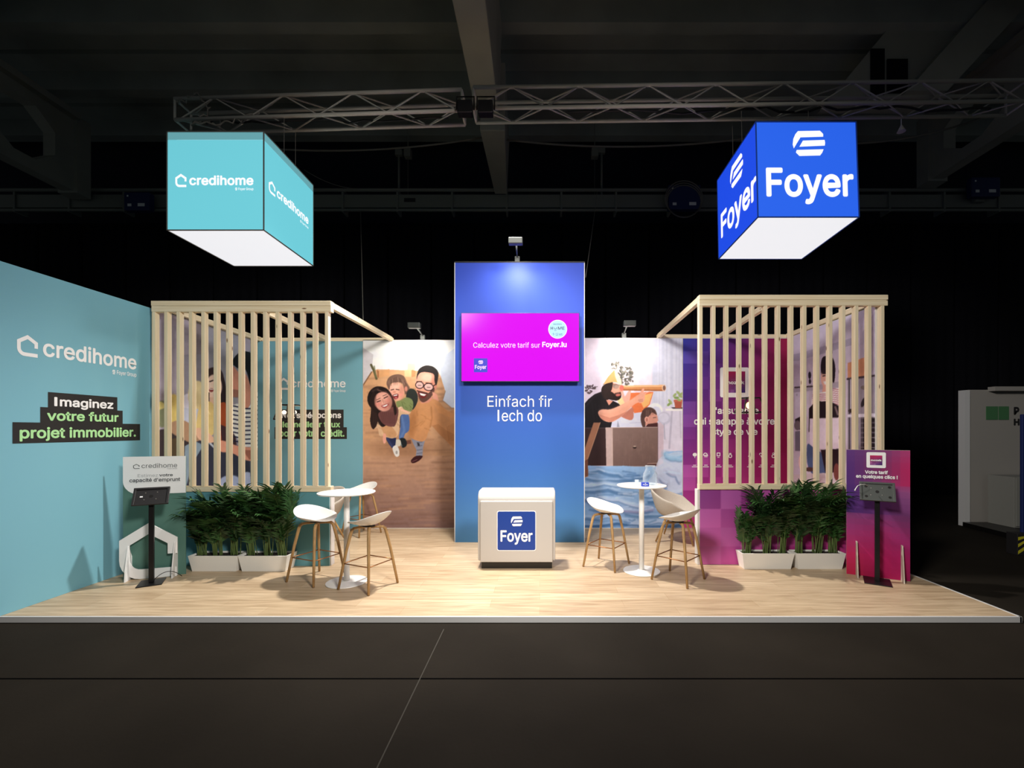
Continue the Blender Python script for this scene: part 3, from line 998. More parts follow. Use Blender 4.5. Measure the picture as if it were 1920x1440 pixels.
    for i in range(60):
        x = r.uniform(350, 850); y = r.uniform(920, 1330); c.line([(x, y), (x + r.uniform(-4, 4), y + r.uniform(20, 90))], 5, r.choice([(122, 98, 90), (154, 128, 116)]), 0.35, 2)
    c.poly([(272, 914), (345, 914), (352, 1348), (282, 1348)], (194, 168, 158)); c.line([(348, 915), (352, 1345)], 6, (226, 196, 178)); c.line([(275, 912), (860, 907)], 7, (196, 172, 160), 0.8)
    c.poly([(860, 862), (890, 850), (928, 892), (920, 1312), (860, 1348)], (204, 184, 190)); c.line([(860, 870), (860, 1345)], 5, (96, 72, 72))
    c.ell(600, 1132, 20, 16, (54, 40, 40)); c.ell(600, 1122, 18, 7, (196, 172, 150)); c.poly([(745, 1315), (850, 1315), (850, 1345), (745, 1345)], (96, 66, 62)); c.line([(745, 1315), (850, 1312)], 6, (210, 180, 160))
    # blue bed sheets with folds
    c.poly([(-20, 1350), (60, 1335), (200, 1345), (480, 1340), (620, 1350), (860, 1348), (920, 1310), (940, 1180), (1180, 1170), (1180, 2120), (-20, 2120)], (156, 188, 218), col2=(132, 166, 202))
    c.poly([(900, 1240), (1180, 1210), (1180, 1640), (760, 1560), (820, 1420)], (206, 208, 220), 0.8, True)
    folds = [([(20, 1400), (200, 1390), (420, 1440), (560, 1500)], (86, 124, 162)), ([(60, 1480), (300, 1500), (640, 1480), (760, 1440)], (78, 116, 156)), ([(-10, 1560), (260, 1530), (560, 1560), (700, 1540)], (196, 212, 230)),
             ([(0, 1620), (300, 1600), (560, 1650)], (90, 126, 164)), ([(20, 1700), (160, 1760), (260, 1860)], (92, 104, 140)), ([(200, 1680), (420, 1720), (700, 1800)], (190, 202, 222)), ([(760, 1740), (960, 1700), (1180, 1740)], (72, 114, 156)),
             ([(760, 1640), (980, 1640), (1180, 1600)], (196, 206, 222)), ([(500, 1880), (760, 1900), (1180, 1860)], (84, 122, 160)), ([(0, 1920), (300, 1900), (620, 1960)], (176, 194, 216)), ([(0, 2010), (400, 1980), (900, 2010), (1180, 1980)], (60, 98, 140)),
             ([(560, 1980), (860, 1960), (1180, 1930)], (186, 200, 220)), ([(300, 1790), (560, 1850), (800, 1830)], (150, 146, 178)), ([(880, 1480), (960, 1540), (900, 1600)], (150, 156, 180)), ([(940, 1200), (1040, 1240), (1160, 1210)], (120, 170, 200)), ([(950, 1230), (1060, 1260), (1170, 1250)], (146, 186, 210)), ([(960, 1400), (1060, 1440), (1100, 1520)], (160, 164, 186))]
    for pts, k in folds:
        sm = []
        for (a, b) in zip(pts[:-1], pts[1:]): sm += [(a[0] + (b[0] - a[0]) * t, a[1] + (b[1] - a[1]) * t + 14 * math.sin(t * 3.14)) for t in (0, .25, .5, .75)]
        sm.append(pts[-1])
        c.line(sm, 56, k, 0.45, 20); c.line([(p[0], p[1] + 8) for p in sm], 22, k, 0.9, 5)
        c.line([(p[0], p[1] - 14) for p in sm], 12, (206, 222, 238), 0.55, 6); c.line([(p[0], p[1] + 26) for p in sm], 9, (58, 94, 138), 0.5, 5)
    for i in range(46):
        x = r.uniform(0, 1000); y = r.uniform(1370, 2040); L = r.uniform(60, 200)
        c.line([(x, y), (x + L * 0.5, y + r.uniform(-14, 20)), (x + L, y + r.uniform(-30, 34))], r.uniform(8, 22), r.choice([(90, 130, 172), (196, 214, 232), (76, 114, 160), (210, 218, 232)]), 0.6, 4)
    # wooden strut
    c.poly([(138, 855), (212, 855), (150, 1040), (72, 1262), (78, 1460), (20, 1480), (20, 1200), (62, 1080)], (176, 122, 92)); c.line([(212, 855), (150, 1040), (72, 1262)], 8, (210, 160, 124), 0.8)
    c.poly([(30, 1290), (72, 1264), (78, 1450), (30, 1470)], (128, 82, 62))
    return c


def paint_couple():
    k = 210 / 1080.0
    c = Canvas(270, 540, 520, 930, 1.25, (150, 144, 152)).tf(300, 640, k)
    r = c.rng
    c.poly([(-160, -520), (1140, -520), (1140, 1500), (-160, 1500)], (168, 158, 168), col2=(150, 142, 150))
    c.poly([(330, -520), (420, -520), (420, 420), (330, 420)], (120, 110, 112), 0.8); c.poly([(450, -520), (760, -520), (740, 620), (480, 300)], (146, 146, 154), 0.9)
    c.poly([(860, -520), (1140, -520), (1140, 1060), (900, 1060), (880, 300)], (70, 84, 80)); c.line([(860, 100), (1100, 60)], 10, (96, 110, 104), 0.6)
    c.poly([(230, 130), (460, 120), (460, 640), (220, 640)], (136, 134, 142), 0.7)
    c.ell(300, 600, 110, 100, (206, 204, 216)); c.ell(360, 520, 90, 140, (212, 196, 150)); c.ell(130, 660, 80, 150, (206, 184, 110)); c.ell(20, 700, 60, 130, (120, 124, 96)); c.ell(-20, 620, 70, 40, (190, 176, 110))
    c.poly([(220, 640), (480, 660), (480, 800), (220, 810)], (182, 186, 200)); c.poly([(-160, 880), (300, 800), (420, 900), (300, 1500), (-160, 1500)], (66, 56, 58))
    c.poly([(100, 790), (220, 760), (330, 830), (400, 940), (330, 990), (110, 880)], (170, 136, 108), smooth=True); c.poly([(110, 940), (200, 930), (200, 1500), (60, 1500)], (88, 74, 56))
    c.poly([(240, 1010), (420, 940), (640, 1000), (760, 1100), (980, 1150), (980, 1500), (220, 1500)], (60, 60, 74), smooth=False); c.poly([(240, 1010), (330, 960), (420, 1000), (300, 1200), (250, 1420), (220, 1500)], (150, 170, 180), 0.8)
    c.line([(460, 960), (560, 1060)], 18, (180, 186, 196)); c.ell(680, 1400, 130, 110, (160, 168, 194)); c.ell(840, 1330, 70, 70, (176, 182, 204)); c.poly([(860, 1150), (1000, 1120), (1000, 1420), (880, 1420)], (84, 86, 100))
    # woman
    c.poly([(560, 250), (610, 330), (640, 470), (640, 610), (560, 620), (520, 420)], (54, 38, 42), smooth=True); c.ell(520, 340, 90, 90, (66, 46, 46))
    c.ell(520, 440, 78, 120, (236, 204, 184)); c.line([(480, 388), (510, 378)], 12, (50, 36, 36)); c.line([(545, 384), (575, 384)], 12, (50, 36, 36)); c.ell(495, 470, 22, 20, (140, 70, 66)); c.line([(482, 462), (510, 462)], 8, (246, 238, 232)); c.line([(470, 500), (466, 600)], 16, (60, 42, 42)); c.poly([(480, 540), (560, 540), (570, 620), (480, 620)], (226, 190, 166))
    c.poly([(375, 640), (430, 590), (500, 590), (540, 700), (520, 880), (470, 910), (350, 890)], (216, 192, 128), smooth=True); c.line([(430, 620), (480, 700)], 10, (240, 222, 170), 0.7)
    c.poly([(540, 620), (590, 590), (640, 610), (660, 800), (640, 960), (560, 940)], (166, 84, 50), smooth=True); c.poly([(580, 800), (720, 860), (740, 1000), (600, 990)], (76, 52, 56))
    c.poly([(340, 850), (400, 840), (520, 930), (500, 980), (380, 950)], (222, 178, 148), smooth=True)
    # man
    c.poly([(690, 200), (760, 110), (830, 96), (900, 140), (920, 300), (880, 440), (838, 300), (800, 250), (760, 262), (724, 240)], (34, 28, 32), smooth=True)
    c.poly([(700, 240), (760, 300), (830, 320), (870, 440), (870, 600), (840, 650), (790, 640), (760, 540), (700, 530), (684, 430), (700, 400)], (216, 150, 126), smooth=True); c.poly([(690, 460), (760, 470), (760, 545), (700, 540)], (120, 84, 74), 0.6)
    c.poly([(690, 620), (740, 600), (800, 620), (838, 660), (880, 600), (930, 480), (985, 520), (1010, 800), (990, 1040), (810, 1050), (760, 960), (690, 860)], (232, 230, 238), smooth=False)
    for i in range(12):
        y = 560 + i * 42
        c.line([(900, y - 30), (1000, y - 10)], 13, (40, 40, 66)); c.line([(800, y + 90), (880, y + 88)], 13, (40, 40, 66)); c.line([(690, y + 60), (770, y + 76)], 13, (40, 40, 66))
    c.poly([(560, 970), (620, 960), (760, 1010), (1000, 1040), (990, 1130), (840, 1150), (700, 1080), (580, 1060)], (222, 156, 130), smooth=True); c.poly([(800, 1050), (1000, 1045), (990, 1130), (860, 1140)], (150, 92, 76), 0.7)
    return c


def paint_kitchen():
    k = 200 / 873.0
    c = Canvas(1440, 540, 1680, 930, 1.25, (196, 182, 196)).tf(1470, 580, k)
    r = c.rng
    c.poly([(-60, -200), (900, -200), (900, 1500), (-60, 1500)], (204, 192, 204), col2=(196, 180, 190))
    c.poly([(0, 380), (120, 360), (600, 220), (600, 280), (120, 420), (0, 430)], (168, 158, 172), 0.8); c.poly([(640, 190), (800, -80), (800, 560), (640, 520)], (184, 172, 184))
    c.poly([(520, 440), (700, 380), (700, 555), (520, 560)], (206, 146, 110)); c.poly([(520, 570), (800, 530), (800, 1240), (520, 1240)], (150, 140, 150)); c.line([(520, 570), (800, 535)], 16, (70, 56, 62))
    c.poly([(0, 660), (460, 590), (460, 640), (0, 690)], (176, 164, 176)); c.line([(90, 640), (260, 628)], 12, (70, 58, 62)); c.ell(105, 700, 8, 10, (60, 50, 56)); c.poly([(90, 680), (200, 670), (200, 880), (90, 890)], (210, 200, 212), 0.8)
    c.ell(210, 540, 12, 30, (50, 44, 54)); c.ell(212, 590, 10, 20, (60, 52, 60)); c.line([(140, 350), (146, 410)], 10, (120, 110, 124))
    for x in (535, 560, 575): c.line([(x, 570), (x, 1240)], 9, (60, 50, 56)); c.line([(x + 8, 570), (x + 8, 820)], 5, (220, 214, 222))
    c.poly([(520, 860), (800, 850), (800, 884), (520, 884)], (214, 206, 214)); c.poly([(630, 884), (800, 884), (800, 1240), (630, 1240)], (40, 32, 38))
    for i in range(8):
        c.line([(630, 890 + i * 40), (800, 884 + i * 42)], 5, (170, 160, 166)); 
        if i < 5: c.line([(640 + i * 36, 884), (640 + i * 36, 1240)], 5, (150, 140, 148))
    c.ell(650, 760, 16, 42, (44, 36, 42), 1, 20); c.ell(655, 640, 26, 18, (120, 108, 100)); c.ell(545, 830, 20, 16, (60, 48, 48))
    # woman with striped top, apron and a white counter in front
    c.poly([(300, 470), (312, 400), (345, 382), (400, 400), (420, 480), (410, 600), (380, 560), (360, 480), (325, 500), (310, 560)], (46, 38, 44), smooth=True)
    c.ell(348, 565, 46, 84, (226, 176, 158)); c.line([(318, 545), (336, 542)], 9, (50, 36, 38)); c.line([(356, 545), (374, 546)], 9, (50, 36, 38)); c.poly([(320, 590), (366, 586), (350, 612), (330, 612)], (240, 228, 224)); c.poly([(310, 500), (345, 470), (390, 500), (380, 530), (312, 530)], (52, 42, 48))
    c.poly([(320, 620), (380, 620), (390, 690), (310, 690)], (216, 164, 146))
    c.poly([(235, 720), (300, 680), (390, 672), (440, 640), (470, 700), (478, 800), (430, 800), (400, 760), (240, 800)], (236, 224, 228), smooth=True)
    for i in range(9):
        c.line([(236, 700 + i * 15), (380, 690 + i * 15)], 6, (176, 92, 106), 0.85); c.line([(400, 650 + i * 17), (474, 664 + i * 17)], 6, (176, 92, 106), 0.85)
    c.poly([(205, 810), (260, 750), (380, 755), (470, 800), (470, 900), (205, 900)], (44, 36, 40)); c.line([(420, 800), (440, 860)], 16, (130, 112, 112))
    c.poly([(90, 900), (150, 870), (150, 1000), (90, 960)], (54, 46, 52)); c.ell(110, 950, 26, 40, (120, 106, 110)); c.poly([(90, 1000), (150, 990), (150, 1160), (90, 1160)], (120, 112, 124))
    c.poly([(205, 895), (470, 885), (470, 1130), (360, 1160), (215, 1120)], (222, 206, 214)); c.line([(207, 895), (205, 1000)], 8, (70, 56, 62))
    c.poly([(190, 1110), (240, 1130), (360, 1230), (370, 1400), (300, 1400), (200, 1300)], (84, 100, 134), smooth=True); c.poly([(300, 1150), (480, 1140), (480, 1440), (360, 1440)], (50, 38, 42)); c.ell(140, 1250, 20, 60, (226, 190, 178)); c.poly([(-60, 1360), (500, 1330), (500, 1500), (-60, 1500)], (196, 178, 180)); c.ell(430, 1330, 24, 70, (120, 70, 64)); c.ell(210, 1310, 40, 18, (90, 66, 62))
    return c


def block_ink(rows, S, T):
    """mosaic print: colour blocks blended over a base gradient; rows from the bottom"""
    ny = len(rows); nx = len(rows[0])
    a = np.array(rows, float)
    i = np.clip((T * ny).astype(int), 0, ny - 1); j = np.clip((S * nx).astype(int), 0, nx - 1)
    c = a[i, j] / 255.0
    return np.where(c <= 0.04045, c / 12.92, ((c + 0.055) / 1.055) ** 2.4)


def bilerp(T, S, tl, tr, bl, br):
    tl, tr, bl, br = (np.array(x, float) for x in (tl, tr, bl, br))
    return (bl * (1 - S) + br * S) * (1 - T) + (tl * (1 - S) + tr * S) * T


# ---------------------------------------------------------------- the hall (setting)
FZ = -0.055
MB().box(-18, 18, -9, 14, FZ - 0.2, FZ).build('floor', M['concrete_floor'], kind='structure')
j = MB()
j.box(-18, 18, 3.276, 3.294, FZ + 0.0003, FZ + 0.0012)
j.build('trim_1', M['joint'], kind='structure')
j = MB(); j.box(-0.882, -0.874, -9, 4.1, FZ + 0.0004, FZ + 0.0016)
j.build('trim_2', M['joint_pale'], kind='structure')

c = MB()
c.box(-18, 18, 2, 14, 10.6, 10.9)
for y in (7.4, 9.1, 10.9, 12.6):
    c.box(-18, 18, y, y + 0.28, 10.05, 10.65)
    c.box(-18, 18, y - 0.5, y + 0.78, 10.5, 10.65)
c.build('ceiling', M['ceiling'], kind='structure')
MB().box(-18, 18, 13.4, 13.6, FZ, 10.9).build('wall_back', M['hall_wall'], kind='structure')


# concrete girders running into the depth of the hall
def girder(name, x, wbot, webx0, webx1, ztop, zbot0, zbot1, y0, y1, holes, label):
    th = empty(name, (x, y1, zbot1), label, 'beam')
    return th


cb = MB()
def cen(y): return -0.98 - 0.02 * (y - 6.4)
cb.hexa([(-1.23, 3.0, 7.72), (-0.72, 3.0, 7.72), (-0.80, 8.55, 7.95), (-1.25, 8.55, 7.95)], [(-1.30, 3.0, 9.4), (-0.66, 3.0, 9.4), (-0.72, 8.55, 9.4), (-1.32, 8.55, 9.4)])
cb.hexa([(-1.20, 8.55, 8.25), (-0.84, 8.55, 8.25), (-0.84, 9.3, 8.25), (-1.20, 9.3, 8.25)], [(-1.22, 8.55, 9.4), (-0.80, 8.55, 9.4), (-0.80, 9.3, 9.4), (-1.22, 9.3, 9.4)])
cb.hexa([(-1.24, 9.3, 7.98), (-0.72, 9.3, 7.98), (-0.86, 11.80, 7.98), (-1.18, 11.80, 7.98)], [(-1.24, 9.3, 9.4), (-0.72, 9.3, 9.4), (-0.80, 11.80, 9.4), (-1.22, 11.80, 9.4)])
cbo = cb.build('concrete_beam', M['beam'], None, bevel=0.015)
tag(cbo, 'pale concrete beam running away overhead in the centre of the ceiling', 'beam')


def web_girder(name, x0, x1, y0, y1, z0, z1, holes, label):
    """deep concrete web with eight-sided openings, built from the strips around the openings"""
    th = empty(name, ((x0 + x1) / 2, y1, z0), label, 'beam')
    mb = MB()
    mb.box(x0, x1, y0, y1, z0, z0 + 0.28)
    mb.box(x0, x1, y0, y1, z1 - 0.26, z1)
    ys = [y0] + [v for h in holes for v in h] + [y1]
    for a in range(0, len(ys), 2):
        mb.box(x0, x1, ys[a], ys[a + 1], z0 + 0.28, z1 - 0.26)
    for (a, b) in holes:
        za, zb = z0 + 0.28, z1 - 0.26
        k = (b - a) * 0.33; kz = (zb - za) * 0.28
        for (ya, yb, zc, zd) in ((a, a + k, za, za + kz), (b, b - k, za, za + kz), (a, a + k, zb, zb - kz), (b, b - k, zb, zb - kz)):
            vs = [(x0, ya, zc), (x0, yb, zc), (x0, ya, zd), (x1, ya, zc), (x1, yb, zc), (x1, ya, zd)]
            mb.add(vs, [(0, 1, 2), (3, 5, 4), (0, 3, 4, 1), (1, 4, 5, 2), (2, 5, 3, 0)])
    mb.build('web', M['beam'], th)
    MB().box(x0 - 0.18, x1 + 0.18, y0, y1, z1, z1 + 0.16).build('top_flange', M['beam'], th)
    p = MB(); p.box(x0 - 0.1, x1 + 0.1, y1 - 0.02, y1 + 0.33, z0 - 0.05, z1 + 0.1)
    p.build('end_post', M['beam'], th)
    return th


web_girder('concrete_girder', -12.25, -11.95, 6.5, 11.5, 7.9, 9.72, [(7.2, 9.15), (9.75, 11.05)], 'concrete girder with eight-sided openings high on the left of the hall')
web_girder('concrete_girder', 10.05, 10.35, 6.5, 11.5, 8.2, 9.8, [(7.6, 9.05), (9.7, 11.15)], 'concrete girder with eight-sided opening high on the right behind the blue cube')
# sloping slab of the roof on the right
sb = empty('roof_brace', (6.6, 9.2, 8.6), 'broad sloping concrete brace rising to the right above the truss', 'beam')
m_ = MB(); m_.prism([(5.95, 8.55), (8.0, 8.55), (10.4, 11.2), (8.15, 11.2)], (0, 9.6, 0), (1, 0, 0), (0, 0, 1), (0, -1, 0), 0.3)
m_.build('slab', M['beam'], sb)
m_ = MB(); m_.prism([(7.35, 8.55), (8.15, 8.55), (10.6, 11.2), (9.7, 11.2)], (0, 9.3, 0), (1, 0, 0), (0, 0, 1), (0, -1, 0), 0.35)
m_.build('rib', M['beam'], sb)
m_ = MB(); m_.box(6.86, 7.14, 9.27, 9.3, 8.72, 9.66); m_.build('recess', M['drape'], sb)
m_ = MB(); m_.box(7.2, 7.62, 9.27, 9.3, 8.75, 9.45)
m_.build('recess', M['drape'], sb)

# black drapes along the back of the hall
def drape_mesh():
    mb = MB()
    w, n = 1.22, 24
    zs = [FZ, 2.5, 5.0, 7.55]
    vs, fs = [], []
    for z in zs:
        for i in range(n + 1):
            x = w * i / n
            edge = 0.05 if i in (0, n) else 0
            y = 0.012 * math.sin(i / n * math.pi * 8) + edge
            vs.append((x, y, z))
    for a in range(len(zs) - 1):
        for i in range(n):
            fs.append((a * (n + 1) + i, a * (n + 1) + i + 1, (a + 1) * (n + 1) + i + 1, (a + 1) * (n + 1) + i))
    mb.add(vs, fs)
    return mb


d0 = drape_mesh().build('stage_drape', M['drape'], None, smooth=True, solid=0.006)
tag(d0, 'black stage drape hanging in a row across the back of the hall', 'curtain', 'black drapes across the back of the hall')
for i in range(25):
    d = d0 if i == 0 else d0.copy()
    if i: COL.objects.link(d)
    d.location = (-15.3 + i * 1.225, 12.55, 0)

# steel service gantry above the drapes
g = empty('service_gantry', (0, 12.0, 7.6), 'long grey steel cable tray and pipes above the black drapes', 'gantry')
m_ = MB(); m_.box(-16, 16, 11.9, 12.15, 7.68, 8.02); m_.build('tray', M['tray'], g)
m_ = MB(); m_.tube([(-16, 11.86, 8.12), (16, 11.86, 8.12)], 0.045, 8); m_.build('pipe', M['tray'], g)
m_ = MB(); m_.tube([(-16, 11.88, 7.60), (16, 11.88, 7.60)], 0.035, 8); m_.build('pipe', M['tray'], g)
for i in range(22):
    x = -15.4 + i * 1.45
    m_ = MB(); m_.box(x, x + 0.05, 11.86, 12.18, 7.55, 8.16); m_.build('bracket', M['tray'], g)
for x in (-3.45, 4.0):
    m_ = MB(); m_.box(x - 0.15, x + 0.15, 11.885, 11.895, 7.82, 7.92); m_.build('slot', M['black'], g)


def gantry_box(u0, u1, v0, v1, D, label):
    t = empty('equipment_box', (px((u0 + u1) / 2, D), D, pz(v1, D)), label, 'box')
    x0, x1, z0, z1 = px(u0, D), px(u1, D), pz(v1, D), pz(v0, D)
    MB().box(x0, x1, D, D + 0.16, z0, z1).build('case', M['blue_box'], t, bevel=0.02)
    MB().box((x0 + x1) / 2 - 0.12, (x0 + x1) / 2 + 0.12, D + 0.16, 11.899, 7.78, 7.92).build('mount', M['tray'], t)
    for bb in ((x0 + 0.1, x0 + 0.2, D - 0.004, D, z0 + 0.1, z0 + 0.17), (x1 - 0.3, x1 - 0.12, D - 0.004, D, z0 + 0.1, z0 + 0.18), (x0 + 0.08, x0 + 0.12, D - 0.004, D, z1 - 0.12, z1 - 0.08)):
        MB().box(*bb).build('sticker', M['board_white'], t)
    return t


gantry_box(232, 280, 360, 394, 11.63, 'blue equipment box on the gantry left of the teal cube')
gantry_box(1254, 1314, 346, 392, 11.63, 'blue equipment box on the gantry with a coiled hose, left of the blue cube')
gantry_box(1822, 1876, 332, 368, 11.63, 'blue equipment box on the gantry at the far right')
hz = MB()
cxh, czh = px(1283, 11.6), pz(374, 11.6)
for rr_, off in ((0.46, 0), (0.49, 0.03), (0.44, -0.04)):
    hz.tube([(cxh + rr_ * math.cos(a * 2 * math.pi / 28), 11.62, czh + off + rr_ * 0.95 * math.sin(a * 2 * math.pi / 28)) for a in range(29)], 0.014, 6, False)
tag(hz.build('coiled_hose', M['cable_grey'], None, smooth=True), 'grey hose coiled in a ring around the blue gantry box', 'hose')
for (u, vt, lab) in ((748, 282, 'left'), (1128, 278, 'right')):
    D = 12.0
    t = empty('hanger_rod', (px(u, D), D, 8.1), 'thin steel hanger rod with clamp standing on the gantry, ' + lab + ' of the centre beam', 'rod')
    m = MB(); m.tube([(px(u, D), D, 8.021), (px(u, D), D, pz(vt, D))], 0.03, 8); m.build('rod', M['tray'], t, smooth=True)
    m = MB(); m.box(px(u, D) - 0.09, px(u, D) + 0.09, D - 0.05, D + 0.05, pz(vt + 10, D), pz(vt, D)); m.build('clamp', M['tray'], t)
for (u, lab) in ((765, 'left'), (1115, 'right')):
    D = 12.0
    t = empty('hanging_lamp', (px(u, D), D, 8.1), 'small boxy hall lamp hanging on a thin cord, ' + lab + ' of the centre beam', 'lamp')
    m = MB(); m.box(px(u, D) - 0.09, px(u, D) + 0.09, D - 0.09, D + 0.09, pz(296, D), pz(280, D)); m.build('housing', M['tray'], t, bevel=0.01)
    m = MB(); m.tube([(px(u, D), D, pz(296, D)), (px(u, D), D, 8.021)], 0.006, 6); m.build('cord', M['cable_grey'], t)
    m = MB(); m.tube([(px(u, D), D, pz(281, D)), (px(u, D), D, 10.52)], 0.012, 6); m.build('drop_rod', M['tray'], t)

# slack cables under the roof and two drop cables
def hang(name, p, q, sag, r, m, label, n=16):
    p, q = Vector(p), Vector(q)
    pts = []
    for i in range(n + 1):
        t = i / n
        v = p.lerp(q, t); v.z -= sag * 4 * t * (1 - t)
        pts.append(v)
    o = MB().tube(pts, r, 6).build(name, m, None, smooth=True)
    return tag(o, label, 'cable')


D_ = 10.2
hang('slack_cable', (px(330, D_), D_, pz(258, D_)), (px(905, D_), D_, pz(258, D_)), 0.30, 0.02, M['cable_grey'], 'thick slack cable under the roof, behind the left truss')
hang('slack_cable', (px(950, D_), D_, pz(262, D_)), (px(1430, D_), D_, pz(255, D_)), 0.20, 0.022, M['cable_grey'], 'thick slack cable under the roof, between centre beam and blue cube')
hang('slack_cable', (px(1430, D_), D_, pz(255, D_)), (10.04, D_, pz(222, D_)), 0.35, 0.022, M['cable_grey'], 'slack cable under the roof, right of the blue cube')
hang('slack_cable', (px(570, 11.3), 11.3, pz(318, 11.3)), (px(676, 11.86), 11.86, 8.15), 0.12, 0.008, M['cable_grey'], 'thin slack cable running from the gantry behind the teal cube')
hang('drop_cable', (px(676, 11.88), 11.88, 7.6), (px(681, 8.2), 8.2, pz(604, 8.2)), 0.0, 0.008, M['cable_grey'], 'thin pale cable dropping from the gantry behind the left pergola')
hang('drop_cable', (px(1120, 11.86), 11.86, 8.12), (px(1098, 7.6), 7.6, pz(520, 7.6)), 0.06, 0.006, M['cable_grey'], 'thin dark cable dropping beside the blue tower')


# lighting trusses
def truss(name, x0, x1, y0, z0, w, rise, label, seg=0.46):
    """square four-tube truss; rise lifts the right end"""
    t = empty(name, (x0, y0, z0), label, 'truss')
    L = x1 - x0

    def zz(x): return rise * (x - x0) / L
    for (dy, dz) in ((0, 0), (w, 0), (0, w), (w, w)):
        m = MB(); m.tube([(x0, y0 + dy, z0 + dz), (x1, y0 + dy, z0 + dz + zz(x1))], 0.026, 10)
        m.build('chord', M['truss'], t, smooth=True)
    n = int(L / seg)
    for face in ('front', 'back', 'under', 'top'):
        pts = []
        for i in range(n + 1):
            x = x0 + 0.06 + (L - 0.12) * i / n
            s = i % 2
            if face == 'front': p = (x, y0, z0 + w * s + zz(x))
            elif face == 'back': p = (x, y0 + w, z0 + w * (1 - s) + zz(x))
            elif face == 'under': p = (x, y0 + w * s, z0 + zz(x))
            else: p = (x, y0 + w * (1 - s), z0 + w + zz(x))
            pts.append(p)
        m = MB(); m.tube(pts, 0.011, 6); m.build('lacing', M['truss'], t)
    for x in (x0, x1):
        m = MB()
        for (a, b) in (((0, 0), (w, 0)), ((w, 0), (w, w)), ((w, w), (0, w)), ((0, w), (0, 0))):
            m.tube([(x, y0 + a[0], z0 + a[1] + zz(x)), (x, y0 + b[0], z0 + b[1] + zz(x))], 0.016, 8)
        m.build('end_frame', M['truss'], t)
    return t


TW = 0.29
truss('lighting_truss', -5.05, -1.08, 6.2, 6.06, TW, 0.13, 'aluminium lattice truss over the teal cube, left of the centre beam')
truss('lighting_truss', -0.92, 6.75, 6.2, 6.22, TW, 0.10, 'aluminium lattice truss over the blue cube, right of the centre beam')


def wiggle(name, pts, r, m, label, seed, amp):
    rg = random.Random(seed)
    P = []
    for (a, b) in zip(pts[:-1], pts[1:]):
        for k in range(8):
            v = Vector(a).lerp(Vector(b), k / 8.0)
            P.append(v + Vector((0, rg.uniform(-amp, amp), rg.uniform(-amp, amp))))
    P.append(Vector(pts[-1]))
    return tag(MB().tube(P, r, 6).build(name, m, None, smooth=True), label, 'cable')


wiggle('truss_cable', [(-4.9, 6.34, 6.1), (-4.6, 6.3, 6.12), (-3.2, 6.35, 6.14), (-1.3, 6.36, 6.2)], 0.014, M['cable_black'], 'black cable lying along the left truss', 3, 0.03)
wiggle('truss_cable', [(0.4, 6.36, 6.27), (3.0, 6.33, 6.30), (4.6, 6.35, 6.31), (6.4, 6.36, 6.33)], 0.016, M['cable_black'], 'black cable lying along the right truss', 5, 0.035)
wiggle('cable_loop', [(-5.0, 6.2, 6.28), (-4.75, 6.18, 6.42), (-4.55, 6.2, 6.2), (-4.8, 6.2, 6.0), (-4.3, 6.2, 6.02), (-3.9, 6.2, 6.16)], 0.012, M['cable_grey'], 'loop of grey cable at the left end of the left truss', 9, 0.03)
hk = empty('safety_hook', (px(1690, 6.49), 6.49, pz(246, 6.49)), 'small grey hook lamp hanging under the right truss beside the blue cube', 'hook')
m = MB(); m.tube([(px(1690, 6.49), 6.49, pz(219, 6.49)), (px(1690, 6.49), 6.49, pz(236, 6.49))], 0.008, 6); m.build('stem', M['truss'], hk)
m = MB(); m.lathe([(0.012, 0.09), (0.03, 0.05), (0.055, 0.0), (0.0, 0.0)], (px(1690, 6.49), 6.49, pz(247, 6.49)), 16); m.build('bell', M['truss'], hk)


# floods hung from the truss (the two that light the stand)
def flood(x, y, z, tx, ty, label):
    t = empty('floodlight', (x, y, z), label, 'lamp', 'black floods on the truss')
    m = MB(); m.box(x - 0.10, x + 0.10, y - 0.03, y + 0.10, z + 0.03, z + 0.2); m.build('housing', M['black_metal'], t, bevel=0.01)
    m = MB(); m.tube([(x - 0.12, y + 0.03, z + 0.1), (x - 0.12, y + 0.06, z + 0.3), (x + 0.12, y + 0.06, z + 0.3), (x + 0.12, y + 0.03, z + 0.1)], 0.01, 6); m.build('yoke', M['black_metal'], t)
    return t


flood(-1.02, 6.1, 6.05, 0, 0, 'small black floodlight at the right end of the left truss')
flood(-0.74, 6.1, 6.05, 0, 0, 'small black floodlight at the left end of the right truss')

# ---------------------------------------------------------------- the stand: deck and walls
PX0, PX1, PY0, PY1 = -5.16, 4.56, 4.236, 8.25
deck = empty('stand_platform', (0, 6, FZ), 'raised exhibition platform with pale oak laminate deck', 'platform')
MB().box(PX0, PX1, PY0 + 0.02, PY1, FZ + 0.001, 0.0).build('deck', M['planks'], deck)
m = MB(); m.box(PX0, PX1, PY0, PY0 + 0.02, FZ + 0.001, 0.002); m.box(PX1 - 0.02, PX1 + 0.003, PY0, PY1, FZ + 0.001, 0.002)
m.build('edge_trim', M['alu'], deck, 'aluminium edge strip', bevel=0.002)

